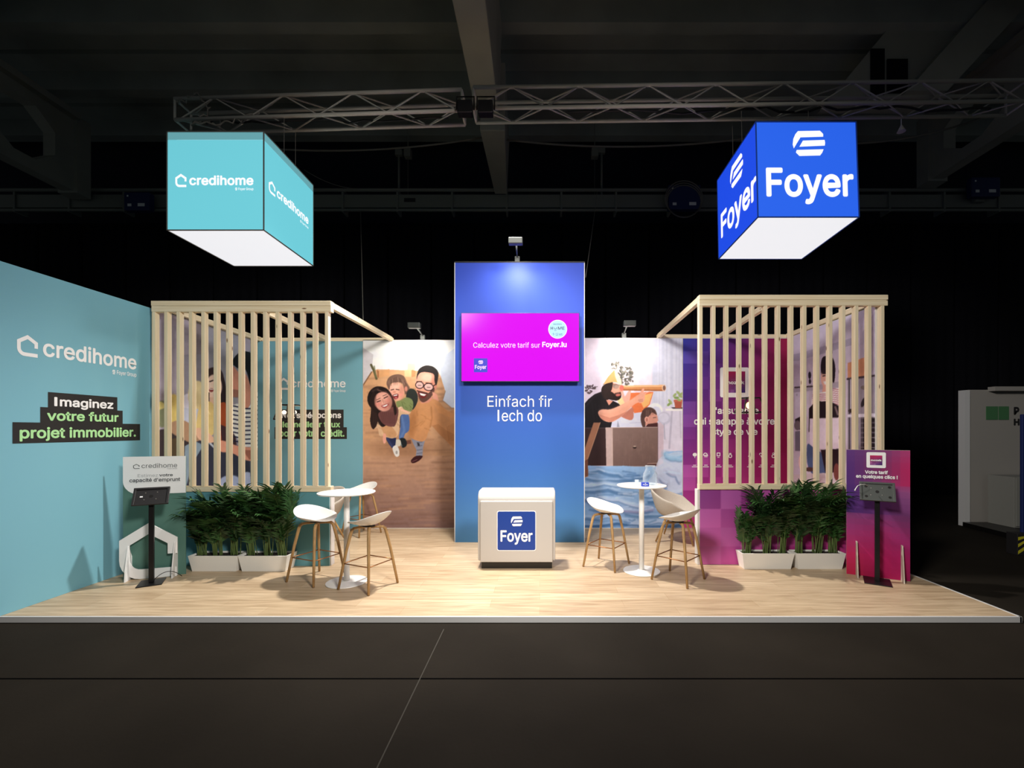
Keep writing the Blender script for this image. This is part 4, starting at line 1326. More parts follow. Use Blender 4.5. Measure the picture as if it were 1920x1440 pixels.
# left teal wall
LX = -5.125
ZL = 3.375
lw = empty('display_wall', (LX - 0.04, 5.1, 0), 'tall teal display wall on the left with white house logo and slogan', 'wall')
MB().box(LX - 0.08, LX, 4.24, 5.93, 0.001, ZL).build('panel', M['teal'], lw)
EX, EY, EN = (0, 1, 0), (0, 0, 1), (1, 0, 0)
O = (LX, 0, 0)
brand_lockup(lw, 'logo', M['white_ink'], (4.39, 4.575, 2.505, 2.72), (4.62, 5.69, 2.53, 2.715), (5.37, 5.69, 2.43, 2.492), O, EX, EY, EN, 0.018, label='white house mark')
m = MB()
for (a, b, z0, z1, l) in ((4.667, 5.434, 1.99, 2.165, 0.002), (4.595, 5.503, 1.82, 2.005, 0.0025), (4.353, 5.742, 1.637, 1.845, 0.003)):
    add_shape(m, [(0, 0), (1, 0), (1, 1), (0, 1)], (a, b, z0, z1), O, EX, EY, EN, l)
m.build('slogan_band', M['black'], lw)
m = MB(); add_text(m, 'Imaginez', (4.725, 5.38, 1.995, 2.12), O, EX, EY, EN, 0.024, 0.005); m.build('slogan_letters', M['white_ink'], lw, 'white bold letters')
m = MB(); add_text(m, 'votre futur', (4.655, 5.447, 1.865, 1.975), O, EX, EY, EN, 0.024, 0.005); m.build('slogan_letters', M['green_ink'], lw, 'pale green bold letters')
m = MB(); add_text(m, 'projet immobilier.', (4.41, 5.68, 1.655, 1.80), O, EX, EY, EN, 0.024, 0.005); m.build('slogan_letters', M['green_ink'], lw, 'pale green bold letters')

# back wall: teal panel, family mural, pirate mural, mosaic panel
BY = 8.04
ex, ey, en = (1, 0, 0), (0, 0, 1), (0, -1, 0)
OB = (0, BY, 0)


def bx(u0, u1, vt, vb, D=BY):
    return (px(u0, D), px(u1, D), pz(vb, D), pz(vt, D))


tx0, tx1 = -5.06, px(680, BY)
tb = empty('display_wall', ((tx0 + tx1) / 2, BY + 0.04, 0), 'teal back wall panel behind the left pergola, beside the family mural', 'wall')
MB().box(tx0, tx1 - 0.004, BY, BY + 0.08, 0.001, 3.36).build('panel', M['teal'], tb)
brand_lockup(tb, 'logo', M['white_ink'], bx(523, 541, 708, 731), bx(546, 648, 711, 726.5), bx(621, 648, 730.5, 736), OB, ex, ey, en, 0.012)
m = MB()
for (u0, u1, v0, v1, l) in ((522, 644.3, 768, 787, 0.002), (520, 644.3, 786, 803, 0.0025), (515, 650.5, 801, 823, 0.003)):
    add_shape(m, [(0, 0), (1, 0), (1, 1), (0, 1)], bx(u0, u1, v0, v1), OB, ex, ey, en, l)
m.build('slogan_band', M['black'], tb)
m = MB(); add_text(m, 'Nous négocions', bx(528, 640, 772.5, 787), OB, ex, ey, en, 0.026, 0.005); m.build('slogan_letters', M['white_ink'], tb, 'white bold letters')
m = MB(); add_text(m, 'le meilleur taux', bx(530, 638, 790, 801.5), OB, ex, ey, en, 0.026, 0.005); m.build('slogan_letters', M['green_ink'], tb, 'pale green bold letters')
m = MB(); add_text(m, 'pour votre crédit.', bx(524, 646, 805.5, 822), OB, ex, ey, en, 0.026, 0.005); m.build('slogan_letters', M['green_ink'], tb, 'pale green bold letters')


def mural(name, u0, u1, zt, canvas, label, nx, ny, xr=None):
    x0 = px(u0, BY) if xr is None else xr[0]
    x1 = px(u1, BY) if xr is None else xr[1]
    t = empty(name, ((x0 + x1) / 2, BY + 0.04, 0), label, 'mural')
    MB().box(x0, x1, BY, BY + 0.08, 0.001, zt).build('panel', M['white_edge'], t)

    def fn(p, S, T):
        U, V = project(p)
        return canvas.sample(U, V)
    print_mesh('print', t, (x0 + 0.006, BY - 0.002, 0.012), (x1 - 0.006, BY - 0.002, 0.012), (x0 + 0.006, BY - 0.002, zt - 0.012), nx, ny, fn)
    return t


mural('photo_mural', 680.3, 854.5, 3.385, paint_family().finish(), 'tall photo mural of a couple and child taking a selfie on a wooden floor', 210, 420)
mural('photo_mural', 1093, 1280, 3.42, paint_pirate().finish(), 'tall photo mural of a bearded man with paper hat and cardboard telescope', 230, 430)

# mosaic back panel behind the right pergola
mx0, mx1 = px(1280.6, BY), 4.44
mz = empty('display_wall', ((mx0 + mx1) / 2, BY + 0.04, 0), 'blue to crimson mosaic back wall panel behind the right pergola', 'wall')
MB().box(mx0, mx1, BY, BY + 0.08, 0.001, 3.42).build('panel', M['white_edge'], mz)


def mosaic_fn(tl, tr, ml, mr, bl, br, nx, ny, amt, seed, keep=1):
    rg = np.random.RandomState(seed)
    wob = rg.uniform(-1, 1, (ny, nx)); lite = rg.uniform(0, 1, (ny, nx))

    def fn(p, S, T):
        S3, T3 = S[..., None], T[..., None]
        lo = bilerp(np.clip(T3 * 2, 0, 1), S3, ml, mr, bl, br)
        hi = bilerp(np.clip(T3 * 2 - 1, 0, 1), S3, tl, tr, ml, mr)
        c = np.where(T3 < 0.5, lo, hi)
        i = np.clip((T * ny).astype(int), 0, ny - 1); j = np.clip((S * nx).astype(int), 0, nx - 1)
        fade = np.clip(1.25 - S - 0.7 * T, 0.1, 1)[..., None] if keep else 1.0
        c = c + (wob[i, j][..., None] * amt * 255 * np.array([1, 0.7, 0.8])) * fade
        c = c + ((lite[i, j] > 0.72)[..., None] * np.array([26, 26, 26])) * fade
        c = np.clip(c / 255.0, 0, 1)
        return np.where(c <= 0.04045, c / 12.92, ((c + 0.055) / 1.055) ** 2.4)
    return fn


print_mesh('print', mz, (mx0, BY - 0.002, 0.012), (mx1, BY - 0.002, 0.012), (mx0, BY - 0.002, 3.41), 160, 200,
           mosaic_fn((52, 60, 170), (150, 20, 66), (110, 46, 140), (140, 10, 70), (226, 80, 168), (170, 20, 96), 8, 15, 0.07, 4))
m = MB(); add_shape(m, [(p[0], p[1]) for p in rrect(0, 1, 0, 1, 0.06)], bx(1350, 1404, 689, 745), OB, ex, ey, en, 0.004)
m.build('logo_frame', M['white_ink'], mz, 'white rounded square frame')
ib = bx(1358, 1397, 696.5, 736.5)
print_mesh('logo_tile', mz, (ib[0], BY - 0.006, ib[2]), (ib[1], BY - 0.006, ib[2]), (ib[0], BY - 0.006, ib[3]), 24, 24,
           mosaic_fn((176, 30, 80), (160, 24, 84), (130, 50, 100), (110, 50, 100), (150, 80, 150), (50, 34, 110), 6, 6, 0.04, 8))
for txt, bb in (('mozaik', bx(1361, 1395, 714, 720.5)), ("L'assurance", bx(1332, 1422, 763.5, 776.3)), ("qui s'adapte à votre", bx(1301, 1452, 783, 799.5)), ('style de vie', bx(1335, 1420, 803, 818.5))):
    m = MB(); add_text(m, txt, bb, OB, ex, ey, en, 0.02, 0.008); m.build('slogan_letters', M['white_ink'], mz)


def ring2(m, u, v, r, w, D=BY, O_=OB, lift=0.004, a0=0, a1=360, n=16):
    path = [(px(u, D) + r * math.cos(R(a0 + (a1 - a0) * k / n)), pz(v, D) + r * math.sin(R(a0 + (a1 - a0) * k / n))) for k in range(n + 1)]
    s = stroke(path, w); nn = len(s) // 2
    O2, e1, e2, e3 = Vector(O_), Vector(ex), Vector(ey), Vector(en)
    m.add([O2 + e1 * p[0] + e2 * p[1] + e3 * lift for p in s], [(i, i + 1, 2 * nn - 2 - i, 2 * nn - 1 - i) for i in range(nn - 1)])


def bar2(m, u0, u1, v0, v1, lift=0.004):
    add_shape(m, [(0, 0), (1, 0), (1, 1), (0, 1)], bx(u0, u1, v0, v1), OB, ex, ey, en, lift)


for i, u in enumerate((1302.6, 1323.4, 1347, 1369, 1406, 1427.6, 1450)):
    m = MB()
    if i == 0: add_shape(m, [(0.5 + 0.5 * math.cos(R(a)), 0.5 + 0.5 * math.sin(R(a))) for a in range(0, 360, 20)], bx(u - 4, u + 4, 849, 856), OB, ex, ey, en, 0.004); bar2(m, u - 0.6, u + 0.6, 855, 858.5)
    elif i == 1: ring2(m, u - 1, 853, 0.033, 0.013, a0=0, a1=200); bar2(m, u - 4, u + 4, 853, 855); bar2(m, u - 3, u + 3, 856, 857)
    elif i == 2: ring2(m, u, 852, 0.036, 0.013, a0=-45, a1=315, n=4); bar2(m, u - 2, u + 2, 857, 858)
    elif i == 3: ring2(m, u, 855, 0.028, 0.013); bar2(m, u - 2, u + 2, 849.5, 851)
    elif i == 4: ring2(m, u, 854, 0.03, 0.013, a0=90, a1=450, n=3)
    elif i == 5: ring2(m, u - 1.8, 851.5, 0.018, 0.012, a0=0, a1=220); ring2(m, u + 1.8, 851.5, 0.018, 0.012, a0=-40, a1=180); bar2(m, u - 2.2, u + 2.2, 854, 855.4); bar2(m, u - 0.8, u + 0.8, 855, 857.5)
    else: ring2(m, u, 855.3, 0.026, 0.013); ring2(m, u, 850.5, 0.014, 0.01)
    m.build('icon', M['white_ink'], mz)
    m = MB(); bar2(m, u - 5.5, u + 5.5, 874.6, 875.9); bar2(m, u - 3.2, u + 3.2, 871.6, 872.7); m.build('icon_caption', M['white_ink'], mz)


# photo walls along the two outer sides of the pergolas
def side_mural(x, y0, y1, zt, canvas, label, face, ny=200, nz=300):
    t = empty('photo_mural', (x, (y0 + y1) / 2, 0), label, 'mural')
    a, b = (x - 0.06, x) if face > 0 else (x, x + 0.06)
    MB().box(a, b, y0, y1, 0.001, zt).build('panel', M['white_edge'], t)
    xx = x + 0.003 * face

    def fn(p, S, T):
        U, V = project(p)
        return canvas.sample(U, V)
    if face > 0: print_mesh('print', t, (xx, y0 + 0.004, 0.012), (xx, y1 - 0.004, 0.012), (xx, y0 + 0.004, zt - 0.006), ny, nz, fn)
    else: print_mesh('print', t, (xx, y1 - 0.004, 0.012), (xx, y0 + 0.004, 0.012), (xx, y1 - 0.004, zt - 0.006), ny, nz, fn)
    return t


side_mural(-5.06, 5.94, 8.035, 3.36, paint_couple().finish(), 'photo mural of a couple with tablet on a sofa, side wall inside the left pergola', 1)
side_mural(4.45, 5.94, 8.12, 3.42, paint_kitchen().finish(), 'photo mural of a woman in a striped top in a kitchen, inside the right pergola', -1)

# ---------------------------------------------------------------- blue tower with screen
CY = 7.05
cx0, cx1, czt = px(853.5, CY), px(1095, CY), 4.40
tw = empty('blue_tower', ((cx0 + cx1) / 2, CY + 0.4, 0), 'tall blue tower wall in the centre with white two-line lettering', 'tower')
M['tower'] = ramp_z('tower_print', [(0.0, (78, 134, 184)), (0.30, (54, 102, 182)), (0.55, (40, 80, 176)), (1.0, (48, 78, 200))], 0, 4.4)
MB().box(cx0, cx1, CY, CY + 0.85, 0.001, czt).build('body', M['tower'], tw)
m = MB()
m.box(cx0 - 0.012, cx0, CY - 0.004, CY + 0.02, 0.001, czt); m.box(cx1, cx1 + 0.012, CY - 0.004, CY + 0.02, 0.001, czt)
m.build('edge_profile', M['alu'], tw)
m = MB(); m.box(cx0 - 0.012, cx1 + 0.012, CY - 0.006, CY + 0.85, czt, czt + 0.02); m.build('top_cap', M['black_metal'], tw)
OT = (0, CY, 0)
m = MB(); add_text(m, 'Einfach fir', bx(914, 1035, 741.5, 763, CY), OT, ex, ey, en, 0.0, 0.004); m.build('lettering', M['white_ink'], tw)
m = MB(); add_text(m, 'Iech do', bx(933, 1016, 768.5, 790, CY), OT, ex, ey, en, 0.0, 0.004); m.build('lettering', M['white_ink'], tw)

TVY = 6.93
tv = empty('flat_screen', (px(976, TVY), TVY, pz(714, TVY)), 'large flat screen showing a magenta page on the blue tower', 'screen')
tx = bx(865.5, 1085.5, 587.5, 714.5, TVY)
MB().box(tx[0] - 0.008, tx[1] + 0.008, TVY, TVY + 0.05, tx[2] - 0.012, tx[3] + 0.008).build('bezel', M['black_plastic'], tv, bevel=0.004)
MB().box(tx[0] + 0.4, tx[1] - 0.4, TVY + 0.05, CY - 0.001, tx[2] + 0.25, tx[3] - 0.25).build('wall_bracket', M['black_metal'], tv)
sc = MB(); sc.box(tx[0], tx[1], TVY - 0.003, TVY, tx[2], tx[3])
M['screen'].node_tree.nodes['Principled BSDF'].inputs['Roughness'].default_value = 0.12
M['screen'].node_tree.nodes['Principled BSDF'].inputs['Base Color'].default_value = (0.004, 0.004, 0.004, 1)
M['screen'].node_tree.nodes['Principled BSDF'].inputs['Specular IOR Level'].default_value = 0.15
pan = sc.build('display', M['screen'], tv)
OS = (0, TVY - 0.003, 0)
m = MB(); add_text(m, 'Calculez votre tarif sur', bx(887.5, 1012.5, 642, 652, TVY), OS, ex, ey, en, 0.0, 0.002); m.build('screen_text', M['screen_white'], pan)
m = MB(); add_text(m, 'Foyer.lu', bx(1016.6, 1062.4, 641, 653.5, TVY), OS, ex, ey, en, 0.026, 0.002)
m.build('screen_text', M['screen_white'], pan)
m = MB(); add_shape(m, rrect(0, 1, 0, 1, 0.04), bx(888.5, 914, 672, 698, TVY), OS, ex, ey, en, 0.0015); m.build('screen_logo', M['screen_blue'], pan)
mark(pan, M['screen_white'], bx(897, 906, 676, 682.5, TVY), bx(890.5, 912, 684.5, 694, TVY), OS, ex, ey, en, 0.015, 0.003, 'screen_')
cxs, czs = px(1045.6, TVY), pz(617.4, TVY)
m = MB()
rr_ = 17.6 * TVY / F
m.add([(cxs + rr_ * math.cos(R(a)), TVY - 0.0045, czs + rr_ * math.sin(R(a))) for a in range(0, 360, 8)], [tuple(range(45))])
m.build('screen_badge_rim', M['screen_white'], pan)
m = MB(); rr_ = 16.4 * TVY / F
m.add([(cxs + rr_ * math.cos(R(a)), TVY - 0.0055, czs + rr_ * math.sin(R(a))) for a in range(0, 360, 8)], [tuple(range(45))])
m.build('screen_badge', M['screen_sky'], pan)
m = MB(); add_text(m, 'MAISON &', bx(1037.5, 1053, 606.5, 609.5, TVY), OS, ex, ey, en, 0.01, 0.004); m.build('badge_text', M['screen_dark'], pan)
m = MB(); add_text(m, 'H', bx(1032.3, 1036.8, 612.6, 618.5, TVY), OS, ex, ey, en, 0.03, 0.004)
add_text(m, 'ME', bx(1046, 1058.5, 612.6, 618.5, TVY), OS, ex, ey, en, 0.02, 0.004)
ring2(m, 1041.3, 614.8, 0.020, 0.008, TVY, OS, 0.004, 150, 390); ring2(m, 1041.3, 618.2, 0.016, 0.006, TVY, OS, 0.004, 200, 340)
m.build('badge_name', M['screen_dark'], pan)
m = MB(); add_text(m, '9-12 oct.', bx(1036.5, 1055, 624.5, 629, TVY), OS, ex, ey, en, 0.01, 0.004)
m.build('badge_date', M['screen_dark'], pan)


def arm_lamp(base, knee, head, label, watts, target, angle=100, hw=0.10):
    """wall-top floodlight: clamp, thin arm, flat head; its own light shines at target"""
    t = empty('arm_floodlight', base, label, 'lamp', None)
    x, y, z = base
    m = MB(); m.box(x - 0.04, x + 0.04, y - 0.04, y + 0.03, z + 0.001, z + 0.09); m.build('clamp', M['grey_plastic'], t, bevel=0.006)
    m = MB(); m.tube([(x, y, z + 0.08), knee], 0.012, 8); m.build('arm', M['grey_plastic'], t, smooth=True)
    hx, hy, hz_ = head
    m = MB(); m.box(hx - hw, hx + hw, hy - 0.07, hy + 0.03, hz_ - 0.02, hz_ + 0.07); m.build('head', M['grey_plastic'], t, bevel=0.01)
    m = MB(); m.box(hx - hw + 0.015, hx + hw - 0.015, hy + 0.03, hy + 0.034, hz_ - 0.01, hz_ + 0.06); m.build('lamp_glass', M['lamp_face'], t)
    spot('arm_flood', (hx, hy + 0.06, hz_ + 0.01), target, watts, angle, 1.0, 0.08, (1.0, 0.94, 0.84))
    return t


arm_lamp((px(970, CY + 0.05), CY + 0.05, czt + 0.02), (px(968, 6.44), 6.44, pz(458, 6.44)), (px(967, 6.38), 6.38, pz(457, 6.38)), 'grey arm floodlight on top of the blue tower', 70, (px(967, CY), CY + 0.1, 3.6), 130)
arm_lamp((px(793, BY + 0.04), BY + 0.04, 3.386), (px(781, 7.46), 7.46, pz(614, 7.46)), (px(777.5, 7.4), 7.4, pz(614, 7.4)), 'grey arm floodlight above the selfie mural, left of the tower', 66, (px(777, BY), BY + 0.1, 2.6), 150)
arm_lamp((px(1169.5, BY + 0.04), BY + 0.04, 3.421), (px(1176, 7.46), 7.46, pz(610, 7.46)), (px(1180, 7.4), 7.4, pz(610, 7.4)), 'grey arm floodlight above the telescope mural, right of the tower', 66, (px(1180, BY), BY + 0.1, 2.6), 150)


# ---------------------------------------------------------------- slatted pergolas on half-height walls
def pergola(side, Y, u0, pitch, n, zt, ztl, zrail, xl, xr, beams, ybk, zbk, label):
    t = empty('slatted_pergola', ((xl + xr) / 2, Y, zrail - 0.07), label, 'pergola')
    w, d = 0.045, 0.07
    zb0 = zt - 0.14
    for i in range(n):
        x = px(u0 + pitch * i, Y)
        MB().box(x, x + w, Y, Y + d, zrail, zb0).build('slat', M['pine'], t, bevel=0.003)
    MB().box(xl, xr, Y - 0.004, Y + d + 0.01, zb0, zt - 0.065).build('top_rail', M['pine_x'], t, bevel=0.004)
    MB().box(xl, xr, Y - 0.010, Y + d + 0.02, zt - 0.064, zt).build('top_plate', M['pine_x'], t, bevel=0.004)
    MB().box(xl, xr, Y - 0.004, Y + d + 0.01, zrail - 0.07, zrail).build('bottom_rail', M['pine_x'], t, bevel=0.004)
    for (xa, xb) in beams:
        m = MB()
        m.hexa([(xa - 0.03, Y + d + 0.02, zt - 0.082), (xa + 0.03, Y + d + 0.02, zt - 0.082), (xb + 0.03, ybk, zbk + 0.002), (xb - 0.03, ybk, zbk + 0.002)],
               [(xa - 0.03, Y + d + 0.02, zt - 0.002), (xa + 0.03, Y + d + 0.02, zt - 0.002), (xb + 0.03, ybk, zbk + 0.075), (xb - 0.03, ybk, zbk + 0.075)])
        m.build('roof_beam', M['pine_y'], t, bevel=0.003)
    xs = [b[1] for b in beams]
    MB().box(min(xs) - 0.03, max(xs) + 0.03, ybk, ybk + 0.06, zbk + 0.002, zbk + 0.065).build('wall_plate', M['pine_x'], t, bevel=0.003)
    return t


LY = 5.82
pergola('left', LY, 284.3, 23.19, 15, 3.445, 0, 1.035, px(284, LY), px(620, LY) + 0.005, [(-5.01, -5.03), (-3.78, -3.82), (px(617, LY) - 0.01, -2.67)], BY, 3.36, 'pale pine slatted pergola on the left, in front of the teal back wall')
RY = 5.86
pergola('right', RY, 1311.0, 24.36, 15, 3.535, 0, 1.06, px(1311, RY), px(1664.5, RY), [(px(1316, RY), px(1236, BY)), (3.12, 3.25), (4.50, 4.45)], BY, 3.42, 'pale pine slatted pergola on the right, in front of the crimson mosaic wall')

hx0, hx1 = px(284, LY), px(615, LY)
hw = empty('half_wall', ((hx0 + hx1) / 2, LY + 0.05, 0), 'teal half-height wall under the left slats, behind the planters', 'wall')
MB().box(hx0, hx1 + 0.03, LY + 0.02, LY + 0.12, 0.001, 0.963).build('core', M['white_edge'], hw)
MB().box(hx0, hx1 + 0.012, LY + 0.006, LY + 0.02, 0.001, 0.963).build('facing', M['teal_dark'], hw)
qx0, qx1 = px(1313, RY), px(1664, RY)
hw = empty('half_wall', ((qx0 + qx1) / 2, RY + 0.05, 0), 'magenta mosaic half-height wall under the right slats, behind the planters', 'wall')
MB().box(qx0 - 0.03, qx1, RY + 0.02, RY + 0.12, 0.001, 0.988).build('core', M['white_edge'], hw)
print_mesh('facing', hw, (qx0, RY + 0.017, 0.004), (qx1, RY + 0.017, 0.004), (qx0, RY + 0.017, 0.986), 120, 60,
           mosaic_fn((164, 84, 166), (180, 36, 120), (192, 98, 176), (172, 30, 112), (218, 108, 184), (184, 26, 110), 9, 4, 0.13, 21, 0))


# pendant lamps inside the pergolas
def pendant(x, y, ztop, zc, label, bulbs, bm):
    t = empty('cage_pendant', (x, y, zc), label, 'lamp')
    m = MB(); m.tube([(x, y, zc + 0.12), (x, y, ztop)], 0.004, 6); m.build('cord', M['black_metal'], t)
    m = MB()
    a, b = 0.105, 0.165
    top = [(x - a, y - a, zc + 0.11), (x + a, y - a, zc + 0.11), (x + a, y + a, zc + 0.11), (x - a, y + a, zc + 0.11)]
    bot = [(x - b, y - b, zc - 0.11), (x + b, y - b, zc - 0.11), (x + b, y + b, zc - 0.11), (x - b, y + b, zc - 0.11)]
    for i in range(4):
        for p, q in ((top[i], top[(i + 1) % 4]), (bot[i], bot[(i + 1) % 4]), (top[i], bot[i])): m.tube([p, q], 0.011, 6)
    m.tube([top[0], top[2]], 0.005, 6); m.tube([top[1], top[3]], 0.005, 6)
    m.build('cage', M['black_metal'], t)
    m = MB(); m.lathe([(0.02, 0.0), (0.022, 0.06), (0.0, 0.065)], (x, y, zc + 0.055), 12); m.build('socket', M['black_metal'], t)
    for (dx, dz, r_) in bulbs:
        m = MB()
        m.lathe([(0.0, -r_)] + [(r_ * math.cos(R(q)), r_ * math.sin(R(q))) for q in range(-75, 76, 15)] + [(0.0, r_)], (x + dx, y, zc + dz), 16)
        m.build('bulb', bm, t, 'glowing bulb', smooth=True)
    l = bpy.data.lights.new('pendant_glow', 'POINT'); l.energy = 9; l.color = (1, 0.72, 0.42); l.shadow_soft_size = 0.05
    lo = bpy.data.objects.new('pendant_glow', l); lo.location = (x, y, zc - 0.07); COL.objects.link(lo)
    return t


pendant(px(545, 6.9), 6.9, 3.40, pz(773, 6.9), 'black wire cage pendant lamp hanging inside the left pergola', [(-0.1, 0.0, 0.03), (0.06, 0.0, 0.03)], M['bulb_white'])
pendant(px(1406, 6.9), 6.9, 3.46, pz(760, 6.9), 'black wire cage pendant lamp with warm bulb inside the right pergola', [(0.0, 0.0, 0.055)], M['bulb_warm'])


# ---------------------------------------------------------------- hanging light cubes
def light_cube(x0, x1, y0, y1, z0, z1, zback, kind, label, ztruss):
    t = empty('hanging_light_cube', ((x0 + x1) / 2, (y0 + y1) / 2, z0), label, 'sign')
    e = 0.007
    top = 0.094 if kind == 'teal' else 0.0
    dz = zback
    m = MB()
    for (a, b) in (((x0, y0), (x1, y0)), ((x1, y0), (x1, y1)), ((x1, y1), (x0, y1)), ((x0, y1), (x0, y0))):
        for (za, zb) in ((z0, z0), (z1, z1)):
            m.tube([(a[0], a[1], za), (b[0], b[1], zb)], e, 4, True, True)
    for (a, b) in ((x0, y0), (x1, y0), (x1, y1), (x0, y1)): m.tube([(a, b, z0), (a, b, z1)], e, 4, True, True)
    m.build('frame', M['steel'] if kind == 'teal' else M['navy'], t)
    fm = M['cube_teal'] if kind == 'teal' else M['cube_blue']
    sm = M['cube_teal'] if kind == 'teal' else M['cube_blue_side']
    k = 0.008
    for nm, (a, b, c_, d) in (('front_face', (x0 + k, x1 - k, y0, y0 + 0.006)), ('back_face', (x0 + k, x1 - k, y1 - 0.006, y1))):
        MB().box(a, b, c_, d, z0 + k, z1 - top - k).build(nm, fm, t)
    for nm, (a, b, c_, d) in (('side_face', (x0, x0 + 0.006, y0 + k, y1 - k)), ('side_face', (x1 - 0.006, x1, y0 + k, y1 - k))):
        MB().box(a, b, c_, d, z0 + k, z1 - top - k).build(nm, sm, t)
    if top:
        m = MB(); m.box(x0 + k, x1 - k, y0, y0 + 0.006, z1 - top, z1 - k); m.box(x1 - 0.006, x1, y0 + k, y1 - k, z1 - top, z1 - k); m.box(x0, x0 + 0.006, y0 + k, y1 - k, z1 - top, z1 - k)
        m.build('top_band', M['cube_band'], t, 'paler unlit band, given its own glow')
    MB().box(x0 + k, x1 - k, y0 + k, y1 - k, z0, z0 + 0.006).build('bottom_face', M['cube_white'], t, 'glowing white underside')
    MB().box(x0 + k, x1 - k, y0 + k, y1 - k, z1 - 0.012, z1 - 0.006).build('top_face', M['board_white'], t)
    for (a, b) in ((x0 + 0.15, 6.2), (x1 - 0.15, 6.2), (x0 + 0.15, 6.49), (x1 - 0.15, 6.49)):
        MB().tube([(a, b, z1), (a, b, ztruss)], 0.004, 6).build('suspension_wire', M['steel'], t)
    return t


CD0, CD1 = 5.5, 6.70
lx0, lx1, lz0, lz1 = px(313.5, CD0), px(494.5, CD0), pz(431.5, CD0), pz(247, CD0)
lc = light_cube(lx0, lx1, CD0, CD1, lz0, lz1, 0, 'teal', 'glowing teal cube sign with white house logo hanging from the left truss', 6.1)


def cube_zoom(x, y, ox, oy, D):     # measured on a close look at the front face
    return px(ox + x * 0.19442, D), pz(oy + y * 0.19442, D)


def zbox(x0, x1, yt, yb, ox, oy, D):
    a, d = cube_zoom(x0, yt, ox, oy, D); b, c_ = cube_zoom(x1, yb, ox, oy, D)
    return (a, b, c_, d)


b1, b2, b3 = (zbox(*q, 300, 230, CD0) for q in ((148, 257, 493, 622), (283, 902, 508, 605), (725, 902, 627, 658)))
brand_lockup(lc, 'logo', M['cube_ink'], b1, b2, b3, (0, CD0, 0), ex, ey, en, 0.025)
sh = lambda b: (b[0] - lx0, b[1] - lx0, b[2] - 0.0, b[3] - 0.0)
brand_lockup(lc, 'logo', M['cube_ink'], sh(b1), sh(b2), sh(b3), (lx1, CD0, 0), (0, 1, 0), (0, 0, 1), (1, 0, 0), 0.025)

rx0, rx1, rz0, rz1 = px(1419, CD0), px(1607.5, CD0), pz(410, CD0), pz(226.5, CD0)
rc = light_cube(rx0, rx1, CD0, CD1, rz0, rz1, 0, 'blue', 'glowing blue cube sign with white emblem hanging from the right truss', 6.25)
e1 = zbox(808, 1122, 123, 375, 1330, 220, CD0); e2 = zbox(543, 1385, 490, 852, 1330, 220, CD0)
mark(rc, M['cube_ink'], e1, e2, (0, CD0, 0), ex, ey, en, 0.022, 0.003)
# left face reads from the back edge towards the front edge
OL, eL = (rx0, CD1, 0), (0, -1, 0)
sh2 = lambda b: (b[0] - rx0, b[1] - rx0, b[2], b[3])
mark(rc, M['cube_ink'], sh2(e1), sh2(e2), OL, eL, ey, (-1, 0, 0), 0.022, 0.003)

rc.rotation_euler = (-R(2.6), 0, 0)
rc.location.z -= 0.022
rc.location.y -= 0.03

# ---------------------------------------------------------------- reception counter
ct = empty('reception_counter', (px(968, 5.7), 5.9, 0), 'cream reception counter with rounded top edge and square blue sign', 'counter')
KX0, KX1, KY0, KY1, KZ = px(896, 5.75), px(1041.3, 5.75), 5.74, 6.12, 0.985


def bullnose(x0, x1, y0, y1, z0, zt, r):
    prof = [(y0, z0)]
    for k in range(9):
        a = R(180 - 90 * k / 8.0)
        prof.append((y0 + r + r * math.cos(a), zt - r + r * math.sin(a)))
    prof += [(y1, zt), (y1, z0)]
    n = len(prof)
    vs = [(x0, p[0], p[1]) for p in prof] + [(x1, p[0], p[1]) for p in prof]
    fs = [tuple(range(n)), tuple(range(2 * n - 1, n - 1, -1))]
    for i in range(n): fs.append((i, n + i, n + (i + 1) % n, (i + 1) % n))
    return MB().add(vs, fs)


bullnose(KX0, KX1, KY0, KY1, 0.09, KZ, 0.12).build('body', M['counter'], ct, bevel=0.02, seg=3)
MB().box(px(900.5, 5.70), px(1036, 5.70), 5.70, 5.745, 0.085, 0.862).build('front_panel', M['counter'], ct, bevel=0.008)
MB().box(px(903, 5.72), px(1035, 5.72), 5.72, 6.08, 0.001, 0.086).build('plinth', M['plinth'], ct)
OC = (0, 5.70, 0)
m = MB(); add_shape(m, rrect(0, 1, 0, 1, 0.05), bx(931.8, 1005, 957.6, 1032.6, 5.70), OC, ex, ey, en, 0.001, 0.002); sgn = m.build('sign_border', M['white_ink'], ct)
m = MB(); add_shape(m, rrect(0, 1, 0, 1, 0.045), bx(933, 1003.8, 959, 1031.3, 5.70), OC, ex, ey, en, 0.003, 0.002); sg = m.build('sign', M['navy'], ct, 'square blue sign with white emblem')
mark(sg, M['white_ink'], bx(958, 980, 968, 986.5, 5.70), bx(938.5, 998.5, 994, 1021, 5.70), OC, ex, ey, en, 0.022, 0.007, 'sign_')


# ---------------------------------------------------------------- bar tables and stools
def bar_table(x, y, h, r, label):
    t = empty('bar_table', (x, y, 0), label, 'table', 'white round bar tables')
    m = MB(); m.lathe([(0.225, 0.001), (0.228, 0.006), (0.225, 0.012), (0.06, 0.018), (0.04, 0.024)], (x, y, 0), 48); m.build('base', M['white_metal'], t, smooth=False, bevel=0)
    m = MB(); m.lathe([(0.032, 0.02), (0.032, h - 0.02)], (x, y, 0), 24); m.build('column', M['white_metal'], t, smooth=True)
    m = MB(); m.lathe([(0.0, h - 0.022), (0.08, h - 0.022), (r - 0.012, h - 0.016), (r, h - 0.008), (r - 0.002, h), (0.0, h)], (x, y, 0), 64); m.build('table_top', M['white_metal'], t)
    return t


bar_table(-2.24, 5.2, 1.05, 0.315, 'round white bar table on the left, between two white stools')
bar_table(1.275, 5.61, 1.08, 0.305, 'round white bar table on the right, with a glass jar on top')


